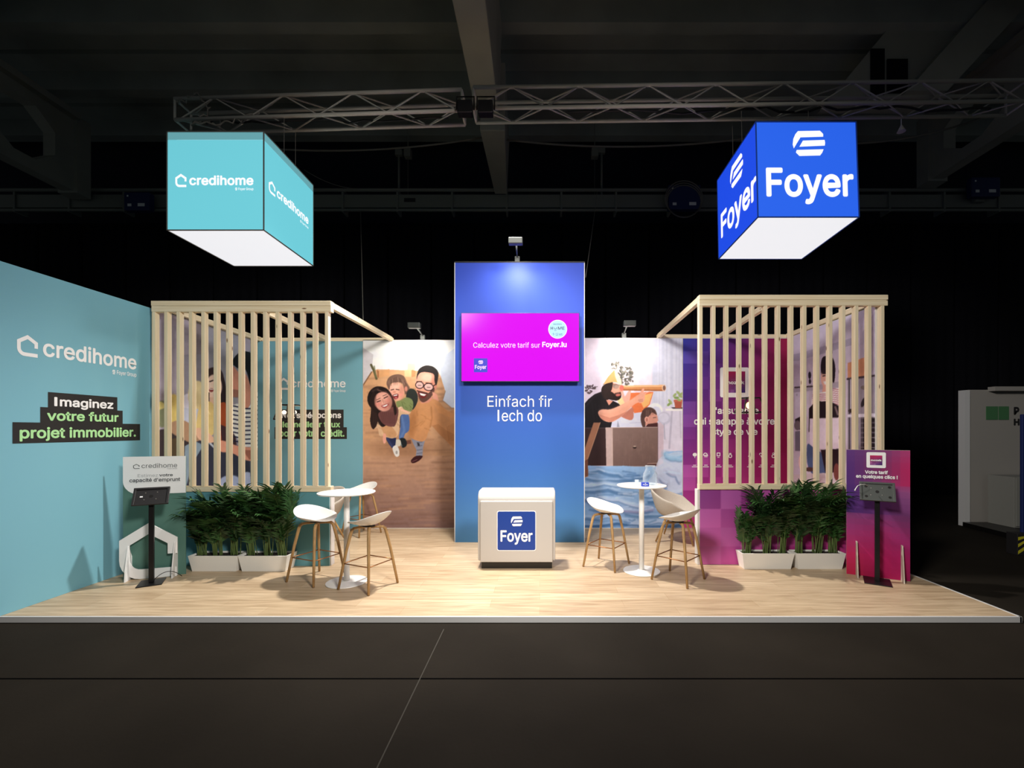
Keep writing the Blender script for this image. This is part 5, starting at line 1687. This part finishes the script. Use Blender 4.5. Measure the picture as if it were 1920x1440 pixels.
def shell_seat(a, b, z0, rim_front, rim_side, rim_back, nr=10, na=40, p=2.3):
    """moulded bar stool shell facing +Y"""
    mb = MB(); vs = [(0, -0.015, z0)]; fs = []
    for i in range(1, nr + 1):
        r = i / nr
        for k in range(na):
            th = 2 * math.pi * k / na
            cs = math.cos(th)        # +1 front, -1 back
            sd = abs(math.sin(th))
            bk = max(0.0, -cs); fr = max(0.0, cs)
            rim = rim_side + (rim_back - rim_side) * bk ** 1.3 + (rim_front - rim_side) * fr ** 1.4
            z = z0 + (rim - z0) * r ** p
            if fr > 0.5 and r > 0.8: z -= 0.03 * (fr - 0.5) * (r - 0.8) / 0.2
            flare = 1 + 0.06 * bk * r
            vs.append((a * r * math.sin(th) * (1 - 0.05 * fr), b * r * cs * flare - 0.01, z))
    for k in range(na): fs.append((0, 1 + k, 1 + (k + 1) % na))
    for i in range(nr - 1):
        for k in range(na):
            fs.append((1 + i * na + k, 1 + (i + 1) * na + k, 1 + (i + 1) * na + (k + 1) % na, 1 + i * na + (k + 1) % na))
    return mb.add(vs, fs)


def make_stool():
    t = empty('bar_stool', (0, 0, 0), 'x', 'stool', 'white shell bar stools with oak legs')
    shell_seat(0.235, 0.235, 0.700, 0.725, 0.775, 0.868).build('seat_shell', M['white_plastic'], t, smooth=True, local=True, solid=0.011, sub=1)
    m = MB(); m.lathe([(0.055, 0.678), (0.07, 0.684), (0.06, 0.697)], (0, 0, 0), 20); m.build('seat_mount', M['black_plastic'], t, local=True)
    top, foot = 0.125, 0.222
    for sx in (-1, 1):
        for sy in (-1, 1):
            pts = [(sx * 0.01, sy * 0.03, 0.672), (sx * 0.07, sy * 0.085, 0.672), (sx * 0.105, sy * 0.113, 0.666), (sx * 0.122, sy * 0.125, 0.648), (sx * 0.132, sy * 0.132, 0.615), (sx * 0.165, sy * 0.165, 0.42), (sx * foot, sy * foot, 0.005)]
            m = MB(); m.tube(pts, [0.013, 0.015, 0.0165, 0.018, 0.018, 0.0165, 0.0135], 8, True, False)
            m.build('leg', M['oak'], t, smooth=True, local=True)
    q = 0.186
    for (a, b) in (((-q, -q), (q, -q)), ((q, -q), (q, q)), ((q, q), (-q, q)), ((-q, q), (-q, -q))):
        m = MB(); m.tube([(a[0], a[1], 0.285), (b[0], b[1], 0.285)], 0.0065, 8); m.build('foot_rail', M['copper'], t, smooth=True, local=True)
    return t


stool = make_stool()
spots = [   # centre, facing direction, what singles it out
    (-2.645, 5.31, (0.91, -0.41), 'white bar stool left of the left table, its back to the planter'),
    (-1.936, 5.07, (-0.91, 0.41), 'white bar stool at the right side of the left table, seen in profile'),
    (-3.03, 7.62, (-0.5, -0.86), 'white bar stool far back by the selfie mural, half hidden by the left table'),
    (0.871, 5.85, (0.83, -0.56), 'white bar stool left of the table with the glass jar'),
    (1.636, 5.30, (-0.72, 0.69), 'white bar stool in front of the beige armchair, right of the table'),
]
for i, (x, y, f, lab) in enumerate(spots):
    s = stool if i == 0 else copy_tree(stool)
    s.location = (x, y, 0)
    s.rotation_euler = (0, 0, math.atan2(f[1], f[0]) - math.pi / 2)
    s['label'] = lab


# beige armchairs behind the tables
def bucket(nr=14, na=48):
    mb = MB(); vs = [(0, 0.02, 0.40)]; fs = []
    for i in range(1, nr + 1):
        t = i / nr
        for k in range(na):
            th = 2 * math.pi * k / na
            cs = math.cos(th); bk = max(0, -cs); fr = max(0, cs)
            rim = 0.64 + 0.17 * bk ** 1.5 - 0.22 * fr ** 0.8
            rad = 0.225 * min(1, t / 0.5) + 0.125 * max(0, (t - 0.5) / 0.5) ** 0.7 * (1 - 0.35 * fr)
            z = 0.40 + 0.01 * t if t < 0.5 else 0.405 + (rim - 0.405) * ((t - 0.5) / 0.5) ** 1.25
            vs.append((rad * 1.0 * math.sin(th), rad * (0.92 + 0.1 * bk) * cs, z))
    for k in range(na): fs.append((0, 1 + k, 1 + (k + 1) % na))
    for i in range(nr - 1):
        for k in range(na):
            fs.append((1 + i * na + k, 1 + (i + 1) * na + k, 1 + (i + 1) * na + (k + 1) % na, 1 + i * na + (k + 1) % na))
    return mb.add(vs, fs)


def make_armchair():
    t = empty('armchair', (0, 0, 0), 'x', 'chair', 'beige upholstered armchairs')
    bucket().build('seat_shell', M['beige_fabric'], t, smooth=True, local=True, solid=0.026, sub=1)
    for sx in (-1, 1):
        for sy in (-1, 1):
            m = MB(); m.tube([(sx * 0.06, sy * 0.06, 0.375), (sx * 0.13, sy * 0.13, 0.355), (sx * 0.25, sy * 0.24, 0.008)], [0.013, 0.018, 0.011], 8)
            m.build('leg', M['oak'], t, smooth=True, local=True)
    return t


ac = make_armchair()
for i, (x, y, f, lab) in enumerate([(2.22, 7.2, (0.88, -0.47), 'beige fabric armchair behind the right bar table'), (-3.50, 7.05, (-0.45, -0.9), 'beige fabric armchair mostly hidden behind the teal half wall')]):
    s = ac if i == 0 else copy_tree(ac)
    s.location = (x, y, 0); s.rotation_euler = (0, 0, math.atan2(f[1], f[0]) - math.pi / 2); s['label'] = lab; s.scale = (1.18, 1.18, 1.04)

# things on the right bar table
JX, JY, JZ = px(1219, 5.66), 5.66, 1.0805
jr = empty('glass_jar', (JX, JY, JZ), 'clear glass jar standing on the right bar table', 'jar')
m = MB(); m.lathe([(0.0, 0.001), (0.075, 0.001), (0.088, 0.02), (0.092, 0.08), (0.085, 0.14), (0.062, 0.18), (0.058, 0.215), (0.066, 0.235), (0.063, 0.238), (0.054, 0.215), (0.058, 0.18), (0.081, 0.138), (0.088, 0.08), (0.084, 0.024), (0.07, 0.008), (0.0, 0.008)], (JX, JY, JZ), 36)
m.build('vessel', M['glass'], jr, smooth=True)
cdx0, cdx1, cdy = px(1203.5, 5.45), px(1217, 5.45), 5.45
cd = empty('blue_card_box', ((cdx0 + cdx1) / 2, cdy, 1.0805), 'small blue printed box in front of the glass jar', 'box')
MB().box(cdx0, cdx1, cdy, cdy + 0.05, 1.0805, 1.128).build('box', M['blue_card'], cd, bevel=0.002)
mark(cd, M['white_ink'], ((cdx0 + cdx1) / 2 - 0.008, (cdx0 + cdx1) / 2 + 0.008, 1.114, 1.124), (cdx0 + 0.014, cdx1 - 0.014, 1.092, 1.112), (0, cdy, 0), ex, ey, en, 0.02, 0.002)
gl = empty('clear_holder', (px(1194, 5.6), 5.6, 1.0805), 'small clear holder with pale card left of the glass jar', 'holder')
m = MB(); m.box(px(1190, 5.6), px(1197, 5.6), 5.58, 5.584, 1.081, 1.15); m.build('card', M['white_ink'], gl)
m = MB(); m.box(px(1188, 5.6), px(1199, 5.6), 5.565, 5.569, 1.081, 1.16); m.box(px(1188, 5.6), px(1199, 5.6), 5.569, 5.60, 1.081, 1.083); m.build('acrylic', M['glass'], gl)


# ---------------------------------------------------------------- planters with palms
def frond(mbl, mbs, base, az, lean, L, rg, droop):
    """one arching pinnate leaf: rachis into mbs, leaflets into mbl"""
    pts = []
    n = 9
    d = Vector((math.cos(az), math.sin(az), 0))
    stem = L * 0.5
    for i in range(n + 1):
        t = i / n
        h = t * L
        out = lean * h + droop * max(0, t - 0.35) ** 2 * L * 1.6
        z = h - droop * max(0, t - 0.4) ** 2 * L * 1.1
        pts.append(Vector(base) + d * out + Vector((0, 0, z)))
    mbs.tube(pts, [0.006 * (1 - 0.75 * i / n) for i in range(n + 1)], 5, True)
    side = d.cross(Vector((0, 0, 1)))
    for i in range(16):
        t = 0.36 + 0.64 * i / 15.0
        x = t * n
        a = min(n - 1, int(x)); p = pts[a].lerp(pts[a + 1], x - a)
        tan = (pts[a + 1] - pts[a]).normalized()
        ll = (0.25 - 0.16 * abs(t - 0.62)) * (0.75 + 0.4 * rg.random()) * L / 0.8
        for s in (-1, 1):
            dirv = (side * s * 0.8 + tan * (0.55 + 0.5 * t) + Vector((0, 0, rg.uniform(-0.25, 0.15)))).normalized()
            w = 0.0115 + 0.005 * rg.random()
            nrm = tan.cross(dirv).normalized()
            wv = dirv.cross(nrm).normalized() * w
            q1 = p + dirv * ll * 0.45 + nrm * 0.004
            q2 = p + dirv * ll + Vector((0, 0, -0.22 * ll))
            mbl.add([p - wv * 0.5, p + wv * 0.5, q1 + wv, q1 - wv, q2], [(0, 1, 2, 3), (3, 2, 4)])


def planter(x0, x1, y0, h, d, heights, label, seed, flare=0.035):
    rg = random.Random(seed)
    xc = (x0 + x1) / 2
    t = empty('palm_planter', (xc, y0 + d / 2, 0), label, 'planter', 'white trough planters with palms')
    b = [(x0 + flare, y0, 0.001), (x1 - flare, y0, 0.001), (x1 - flare, y0 + d - 0.01, 0.001), (x0 + flare, y0 + d - 0.01, 0.001)]
    tp = [(x0, y0 - 0.025, h), (x1, y0 - 0.025, h), (x1, y0 + d + 0.01, h), (x0, y0 + d + 0.01, h)]
    w = 0.014
    tpi = [(x0 + w, y0 - 0.025 + w, h), (x1 - w, y0 - 0.025 + w, h), (x1 - w, y0 + d + 0.01 - w, h), (x0 + w, y0 + d + 0.01 - w, h)]
    bi = [(x0 + flare, y0 + w, h - 0.05), (x1 - flare, y0 + w, h - 0.05), (x1 - flare, y0 + d - w, h - 0.05), (x0 + flare, y0 + d - w, h - 0.05)]
    m = MB(); m.add(b + tp + tpi + bi, [(3, 2, 1, 0)] + [(i, (i + 1) % 4, 4 + (i + 1) % 4, 4 + i) for i in range(4)] + [(4 + i, 4 + (i + 1) % 4, 8 + (i + 1) % 4, 8 + i) for i in range(4)] + [(8 + i, 8 + (i + 1) % 4, 12 + (i + 1) % 4, 12 + i) for i in range(4)] + [(12, 13, 14, 15)])
    m.build('trough', M['planter'], t)
    m = MB(); m.box(x0 + w + 0.006, x1 - w - 0.006, y0 - 0.002, y0 + d - 0.012, h - 0.046, h - 0.018); m.build('soil', M['soil'], t)
    n = len(heights)
    for i, H in enumerate(heights):
        px_ = x0 + (x1 - x0) * (i + 0.5) / n + rg.uniform(-0.02, 0.02)
        py_ = y0 + d * 0.45 + rg.uniform(-0.02, 0.02)
        leaf, stm = MB(), MB()
        for k in range(rg.randint(17, 20)):
            az = rg.uniform(0, 2 * math.pi)
            # leaves spread along the trough and forward; the wall is close behind
            if math.sin(az) > 0.1: az = -az
            L = H * (rg.uniform(0.55, 0.85) if k % 3 == 0 else rg.uniform(0.8, 1.12))
            frond(leaf, stm, (px_ + rg.uniform(-0.05, 0.05), py_ + rg.uniform(-0.03, 0.03), h - 0.03), az, rg.uniform(0.02, 0.16), L, rg, rg.uniform(0.12, 0.5))
        fo = leaf.build('palm_foliage', M['leaf'] if rg.random() > 0.4 else M['leaf2'], t)
        # leaflets that would poke into the wall behind are pressed back in front of it
        for v in fo.data.vertices:
            lim = (y0 + d + 0.012) - (y0 + d / 2)
            if v.co.y > lim: v.co.y = lim - 0.02 * rg.random()
            hw_ = (x1 - x0) / 2 + 0.015
            if abs(v.co.x) > hw_: v.co.x = math.copysign(hw_ + (abs(v.co.x) - hw_) * 0.2, v.co.x)
        stm.build('palm_stem', M['stem'], fo)
    return t


pl_y = 5.60
planter(px(351.5, 5.57), px(444.5, 5.57), pl_y, 0.20, 0.205, [0.62, 0.80, 0.84], 'white palm planter beside the teal totem, left of the left pair', 11)
planter(px(446, 5.575), px(538, 5.575), pl_y, 0.20, 0.205, [0.84, 0.80, 0.84], 'white palm planter next to the left bar stool, right of the left pair', 12)
pr_y = 5.69
planter(px(1392, 5.665), px(1490, 5.665), pr_y, 0.205, 0.16, [0.58, 0.88, 0.86], 'white palm planter beside the magenta wall, left of the right pair', 13)
planter(px(1494, 5.665), px(1587, 5.66), pr_y, 0.205, 0.16, [0.88, 0.86, 0.78], 'white palm planter next to the purple totem, right of the right pair', 14)


# ---------------------------------------------------------------- free-standing totems and tablet stands
def plane(p0, p1):
    """frame of an upright board from floor point p0 (left) to p1 (right)"""
    a = Vector((p1[0] - p0[0], p1[1] - p0[1], 0)); L = a.length; a.normalize()
    nrm = Vector((a.y, -a.x, 0))
    return Vector((p0[0], p0[1], 0)), a, Vector((0, 0, 1)), nrm, L


# left totem
O1, a1, z1_, n1, L1 = plane((-4.93, 5.30), (-4.345, 5.50))
tt = empty('info_totem', (O1 + a1 * L1 / 2), 'white and sea-green information totem with house cut-out beside the teal wall', 'totem')
H1 = 1.45
m = MB(); m.prism([(0, 0.001), (L1, 0.001), (L1, H1), (0, H1)], O1 - n1 * 0.012, a1, z1_, n1, 0.012); m.build('board', M['totem_green'], tt)
rd = 0.16
wp = [(0.0, H1), (0.0, 1.0 + rd)] + [(rd - rd * math.cos(R(90 * k / 8.0)), 1.0 + rd - rd * math.sin(R(90 * k / 8.0))) for k in range(1, 9)] + [(L1, 1.0), (L1, H1)]
m = MB(); m.prism(list(reversed(wp)), O1 + n1 * 0.0005, a1, z1_, n1, 0.002); m.build('white_header', M['board_white'], tt)


def tbox(x0, x1, yt, yb):    # fractions of the board: x from left, y metres below the top
    return (x0 * L1, x1 * L1, H1 - yb, H1 - yt)


OT1 = O1 + n1 * 0.003
m = MB(); add_house(m, tbox(0.155, 0.262, 0.085, 0.147), OT1, a1, z1_, n1, 0.001, 0.11); m.build('house_mark', M['grey_ink'], tt)
for txt, bb, bo in (('credihome', tbox(0.29, 0.86, 0.083, 0.137), 0.0), ('Foyer Group', tbox(0.70, 0.86, 0.146, 0.158), 0.0), ('votre', tbox(0.57, 0.79, 0.212, 0.243), 0.02), ("capacité d'emprunt", tbox(0.10, 0.91, 0.258, 0.315), 0.02)):
    m = MB(); add_text(m, txt, bb, OT1, a1, z1_, n1, bo, 0.001); m.build('lettering', M['grey_ink'], tt)
m = MB(); add_text(m, 'Estimez', tbox(0.23, 0.55, 0.208, 0.245), OT1, a1, z1_, n1, 0.0, 0.001); m.build('lettering', M['pale_grey_ink'], tt, 'paler grey letters')
# white house cut-out standing in front on two feet
hs = stroke(house_path(), 0.17)
hn = len(hs) // 2
m = MB()
Wc, Hc = 0.57, 0.66
O2 = O1 + n1 * 0.05 - a1 * 0.012
for (lo, front) in ((0.0, False), (0.012, True)):
    pass
P = [O2 + a1 * (p[0] * Wc) + z1_ * (0.004 + p[1] * Hc) for p in hs]
Q = [p + n1 * 0.012 for p in P]
N = len(P)
fs = []
for i in range(hn - 1):
    qd = (i, i + 1, N - 2 - i, N - 1 - i)
    fs.append(tuple(N + k for k in qd)); fs.append(tuple(reversed(qd)))
for i in range(N):
    k = (i + 1) % N
    fs.append((i, k, N + k, N + i))
m.add(P + Q, fs); m.build('house_cutout', M['board_white'], tt)
for s_, hgt in ((0.13, 0.40), (0.86, 0.42)):
    m = MB(); base = O1 + a1 * (s_ * L1)
    m.prism([(-0.012, 0.001), (0.15, 0.001), (0.14, 0.12), (0.075, hgt), (0.064, hgt), (-0.012, hgt * 0.6)], base - a1 * 0.006, n1, z1_, a1, 0.012)
    m.build('foot', M['board_white'], tt)

# right totem
O3, a3, z3, n3, L3 = plane((px(1587, 5.5), 5.5), (px(1706.5, 5.22), 5.22))
t3 = empty('info_totem', (O3 + a3 * L3 / 2), 'purple to pink mosaic information totem at the right end of the platform', 'totem')
H3 = 1.53
m = MB(); m.prism([(0, 0.001), (L3, 0.001), (L3, H3), (0, H3)], O3 - n3 * 0.012, a3, z3, n3, 0.012); m.build('board', M['board_edge'], t3)
f0 = O3 + n3 * 0.002


def totem_ink(p, S, T):
    rows = {  # colour keys: height fraction -> (left, middle, right)
    }
    keysT = np.array([0.0, 0.15, 0.35, 0.46, 0.50, 0.60, 0.68, 0.72, 0.85, 1.0])
    left = np.array([(214, 20, 70), (226, 28, 100), (190, 50, 140), (160, 60, 140), (86, 40, 140), (80, 36, 136), (84, 36, 136), (90, 40, 136), (92, 42, 136), (104, 52, 140)], float)
    mid = np.array([(190, 6, 80), (206, 10, 100), (190, 36, 120), (150, 50, 130), (110, 44, 130), (108, 48, 130), (124, 54, 130), (150, 60, 130), (140, 44, 110), (130, 60, 130)], float)
    right = np.array([(176, 4, 90), (186, 12, 104), (160, 40, 120), (130, 50, 120), (130, 54, 124), (150, 70, 140), (176, 80, 150), (226, 24, 100), (226, 26, 104), (206, 60, 130)], float)
    Tq = np.floor(T * 22) / 22.0 * 0.6 + T * 0.4
    Sq = np.floor(S * 7) / 7.0 * 0.7 + S * 0.3
    out = np.zeros(T.shape + (3,))
    for k in range(3):
        l = np.interp(Tq, keysT, left[:, k]); mm = np.interp(Tq, keysT, mid[:, k]); r = np.interp(Tq, keysT, right[:, k])
        out[..., k] = np.where(Sq < 0.5, l + (mm - l) * Sq * 2, mm + (r - mm) * (Sq * 2 - 1))
    g_ = out.mean(-1, keepdims=True)
    c_ = np.clip((g_ + (out - g_) * 0.84) * 0.93 / 255.0, 0, 1)
    return np.where(c_ <= 0.04045, c_ / 12.92, ((c_ + 0.055) / 1.055) ** 2.4)


print_mesh('print', t3, tuple(f0 + z3 * 0.004), tuple(f0 + a3 * L3 + z3 * 0.004), tuple(f0 + z3 * (H3 - 0.002)), 84, 154, totem_ink)
tb3 = lambda x0, x1, yt, yb: (x0 * L3, x1 * L3, H3 - yb, H3 - yt)
m = MB(); add_shape(m, rrect(0, 1, 0, 1, 0.08), tb3(0.325, 0.63, 0.028, 0.215), f0, a3, z3, n3, 0.002); m.build('logo_frame', M['white_ink'], t3, 'white rounded square frame')
q_ = tb3(0.38, 0.575, 0.066, 0.182)
b0 = f0 + n3 * 0.0035
print_mesh('logo_tile', t3, tuple(b0 + a3 * q_[0] + z3 * q_[2]), tuple(b0 + a3 * q_[1] + z3 * q_[2]), tuple(b0 + a3 * q_[0] + z3 * q_[3]), 20, 20,
           mosaic_fn((190, 40, 90), (200, 36, 100), (150, 60, 110), (110, 50, 110), (150, 90, 150), (60, 34, 110), 6, 6, 0.04, 8))
for txt, bb in (('mozaik', tb3(0.392, 0.563, 0.112, 0.134)), ('Votre tarif', tb3(0.30, 0.66, 0.245, 0.288)), ('en quelques clics !', tb3(0.155, 0.81, 0.298, 0.352))):
    m = MB(); add_text(m, txt, bb, f0, a3, z3, n3, 0.03, 0.006); m.build('lettering', M['white_ink'], t3)
for s_ in (0.16, 0.87):
    m = MB(); base = O3 + a3 * (s_ * L3)
    m.prism([(-0.03, 0.001), (0.13, 0.001), (0.05, 0.42), (-0.012, 0.42)], base - a3 * 0.006, n3, z3, a3, 0.012)
    m.build('foot', M['board_edge'], t3)


def tablet_stand(x, y, rz, h, w, d, m_case, label, bw=0.29, bd=0.19, tilt=50, yaw=0.0):
    t = empty('tablet_stand', (x, y, 0), label, 'stand', rz=rz)
    m = MB(); m.box(-bw / 2, bw / 2, -bd / 2, bd / 2, 0.001, 0.011); m.build('base_plate', M['black_metal'], t, local=True, bevel=0.002)
    m = MB(); m.box(-0.024, 0.024, -0.014, 0.034, 0.011, h); m.build('pole', M['black_metal'], t, local=True, bevel=0.004)
    rot = Matrix.Rotation(R(tilt), 4, 'X') @ Matrix.Rotation(R(yaw), 4, 'Z')   # tray leaning back, read from the front

    def tr(mb):
        mb.v = [tuple(rot @ Vector(p) + Vector((0, -0.005, h + 0.03))) for p in mb.v]
        return mb
    e = 0.022
    m = MB()
    m.box(-w / 2, w / 2, -d / 2, d / 2, -0.012, 0.0)
    m.box(-w / 2, w / 2, d / 2 - e, d / 2, 0, 0.014); m.box(-w / 2, w / 2, -d / 2, -d / 2 + e * 0.6, 0, 0.010); m.box(-w / 2, -w / 2 + e, -d / 2, d / 2, 0, 0.012); m.box(w / 2 - e, w / 2, -d / 2, d / 2, 0, 0.012)
    tray = tr(m).build('tablet_tray', m_case, t, local=True, bevel=0.002)
    m = MB()
    for (a, b) in ((-0.055, 0.045), (0.05, 0.05), (-0.06, -0.045), (0.045, -0.04)):
        m.lathe([(0.006, 0.0), (0.006, 0.003), (0.0, 0.004)], (a, b, 0.0), 10)
    tr(m).build('screw', M['steel'], tray, local=True)
    m = MB(); m.lathe([(0.018, 0.0), (0.018, 0.002), (0.0, 0.002)], (0, 0, 0.0), 14)
    for (a, b) in ((-0.105, 0.065), (0.115, 0.065), (-0.105, -0.065), (0.115, -0.065)):
        if m_case is M['grey_plastic']: m.lathe([(0.015, 0.0), (0.015, 0.003), (0.0, 0.003)], (a, b, 0.0), 12)
    tr(m).build('pad', M['plinth'], tray, local=True)
    m = MB(); m.box(-0.10, -0.075, -0.01, 0.004, 0.0, 0.002)
    if m_case is not M['grey_plastic']: tr(m).build('sticker', M['white_ink'], tray, local=True)
    return t, rot


ts, _ = tablet_stand(-4.486, 5.175, R(31), 0.975, 0.325, 0.225, M['black_plastic'], 'black tablet stand with empty tray in front of the white and green totem', 0.23, 0.277, 52)
ts2, _ = tablet_stand(3.93, 5.217, R(-33), 1.02, 0.335, 0.24, M['grey_plastic'], 'tablet stand with grey tray in front of the purple totem', 0.258, 0.30, 56)
# cables
hang('floor_cable', (-4.47, 5.16, 0.012), (-4.28, 5.36, 0.02), -0.09, 0.004, M['cable_black'], 'thin dark cable curling at the foot of the white and green totem')
o = MB().tube([(px(1627, 5.2), 5.2, pz(911, 5.2)), (px(1622, 5.15), 5.15, pz(908, 5.15)), (px(1614, 5.13), 5.13, pz(908.5, 5.13)), (px(1608, 5.12), 5.12, pz(911, 5.12)), (px(1604, 5.12), 5.12, pz(917, 5.12)), (px(1603, 5.12), 5.12, pz(920, 5.12))], [0.004, 0.004, 0.004, 0.004, 0.005, 0.009], 8).build('charging_cable', M['cable_white'], None, smooth=True)
tag(o, 'white charging cable drooping from the grey tablet tray', 'cable')

# ---------------------------------------------------------------- neighbouring stand at the right edge
NB = 8.5
nw = empty('plain_stand_wall', (9.4, NB + 0.05, FZ), 'plain pale wall of the dark neighbouring stand at the right edge', 'wall')
MB().box(px(1816, NB), 12.0, NB, NB + 0.06, FZ + 0.02, 2.53).build('panel', M['neighbour'], nw)
MB().box(px(1806, NB), px(1816, NB), NB - 0.03, NB + 0.1, FZ + 0.001, 2.52).build('end_post', M['alu'], nw)
m = MB(); m.box(px(1852, NB), 12.0, NB - 0.14, NB, 2.50, 2.58); m.build('fascia', M['neighbour'], nw)
m = MB(); m.box(px(1848.5, NB), px(1870, NB), NB - 0.012, NB, pz(787, NB), pz(762, NB)); m.build('green_square', M['green_sign'], nw)
m = MB(); m.box(px(1872, NB), px(1890.5, NB), NB - 0.012, NB, pz(787, NB), pz(762, NB)); m.build('green_square', M['green_sign'], nw)
m = MB(); add_text(m, 'P', bx(1900.5, 1911, 763, 778, NB), (0, NB, 0), ex, ey, en, 0.05, 0.003); m.build('lettering', M['black'], nw)
m = MB(); add_text(m, 'H', bx(1900.5, 1911.5, 785, 798, NB), (0, NB, 0), ex, ey, en, 0.05, 0.003); m.build('lettering', M['black'], nw)
nd = MB(); nd.hexa([(px(1805, 8.46), 8.46, FZ + 0.001), (7.85, 7.25, FZ + 0.001), (12, 7.25, FZ + 0.001), (12, 8.46, FZ + 0.001)], [(px(1805, 8.46), 8.46, 0.03), (7.85, 7.25, 0.03), (12, 7.25, 0.03), (12, 8.46, 0.03)])
tag(nd.build('dark_platform', M['plinth'], None), 'low black platform under the neighbouring stand', 'platform')
cbn = empty('side_cabinet', (8.75, 8.1, 0.03), 'pale grey cabinet with a dark handle in the neighbouring stand', 'cabinet')
MB().box(8.42, 9.3, 7.95, 8.42, 0.031, 0.93).build('body', M['cabinet'], cbn, bevel=0.004)
dr = MB().box(8.44, 9.28, 7.93, 7.948, 0.06, 0.91).build('door', M['cabinet'], cbn, bevel=0.003)
m = MB(); m.tube([(8.53, 7.93, 0.60), (8.53, 7.90, 0.60), (8.53, 7.90, 0.77), (8.53, 7.93, 0.77)], 0.008, 8); m.build('handle', M['black_metal'], dr)
bc = empty('blue_column', (7.2, 6.6, FZ), 'dark blue column with yellow and black hazard block at the right edge', 'column')
MB().box(px(1917, 6.6), 7.9, 6.6, 6.64, FZ + 0.001, 2.0).build('post', M['blue_box'], bc, bevel=0.01)
hb = MB().box(px(1908, 6.5), 7.95, 6.5, 6.66, FZ + 0.001, 0.26).build('hazard_block', M['black'], bc, bevel=0.005)
m = MB()
for i in range(6):
    z0 = FZ + 0.02 + i * 0.1
    xa = px(1908, 6.5)
    pol = [(xa + 0.002, max(FZ + 0.01, z0)), (xa + 0.3, max(FZ + 0.01, z0 - 0.17) if z0 - 0.17 > FZ else FZ + 0.01), (xa + 0.3, min(0.25, max(FZ + 0.01, z0 - 0.12))), (xa + 0.002, min(0.25, z0 + 0.05))]
    zz_ = lambda z: min(0.25, max(FZ + 0.01, z))
    pol = [(xa + 0.002, zz_(z0)), (xa + 0.25, zz_(z0 + 0.17)), (xa + 0.25, zz_(z0 + 0.22)), (xa + 0.002, zz_(z0 + 0.05))]
    if pol[2][1] - pol[1][1] < 0.01 and pol[3][1] - pol[0][1] < 0.01: continue
    m.add([(p[0], 6.495, p[1]) for p in pol], [(0, 1, 2, 3)])
m.build('hazard_stripe', M['hazard_yellow'], hb)
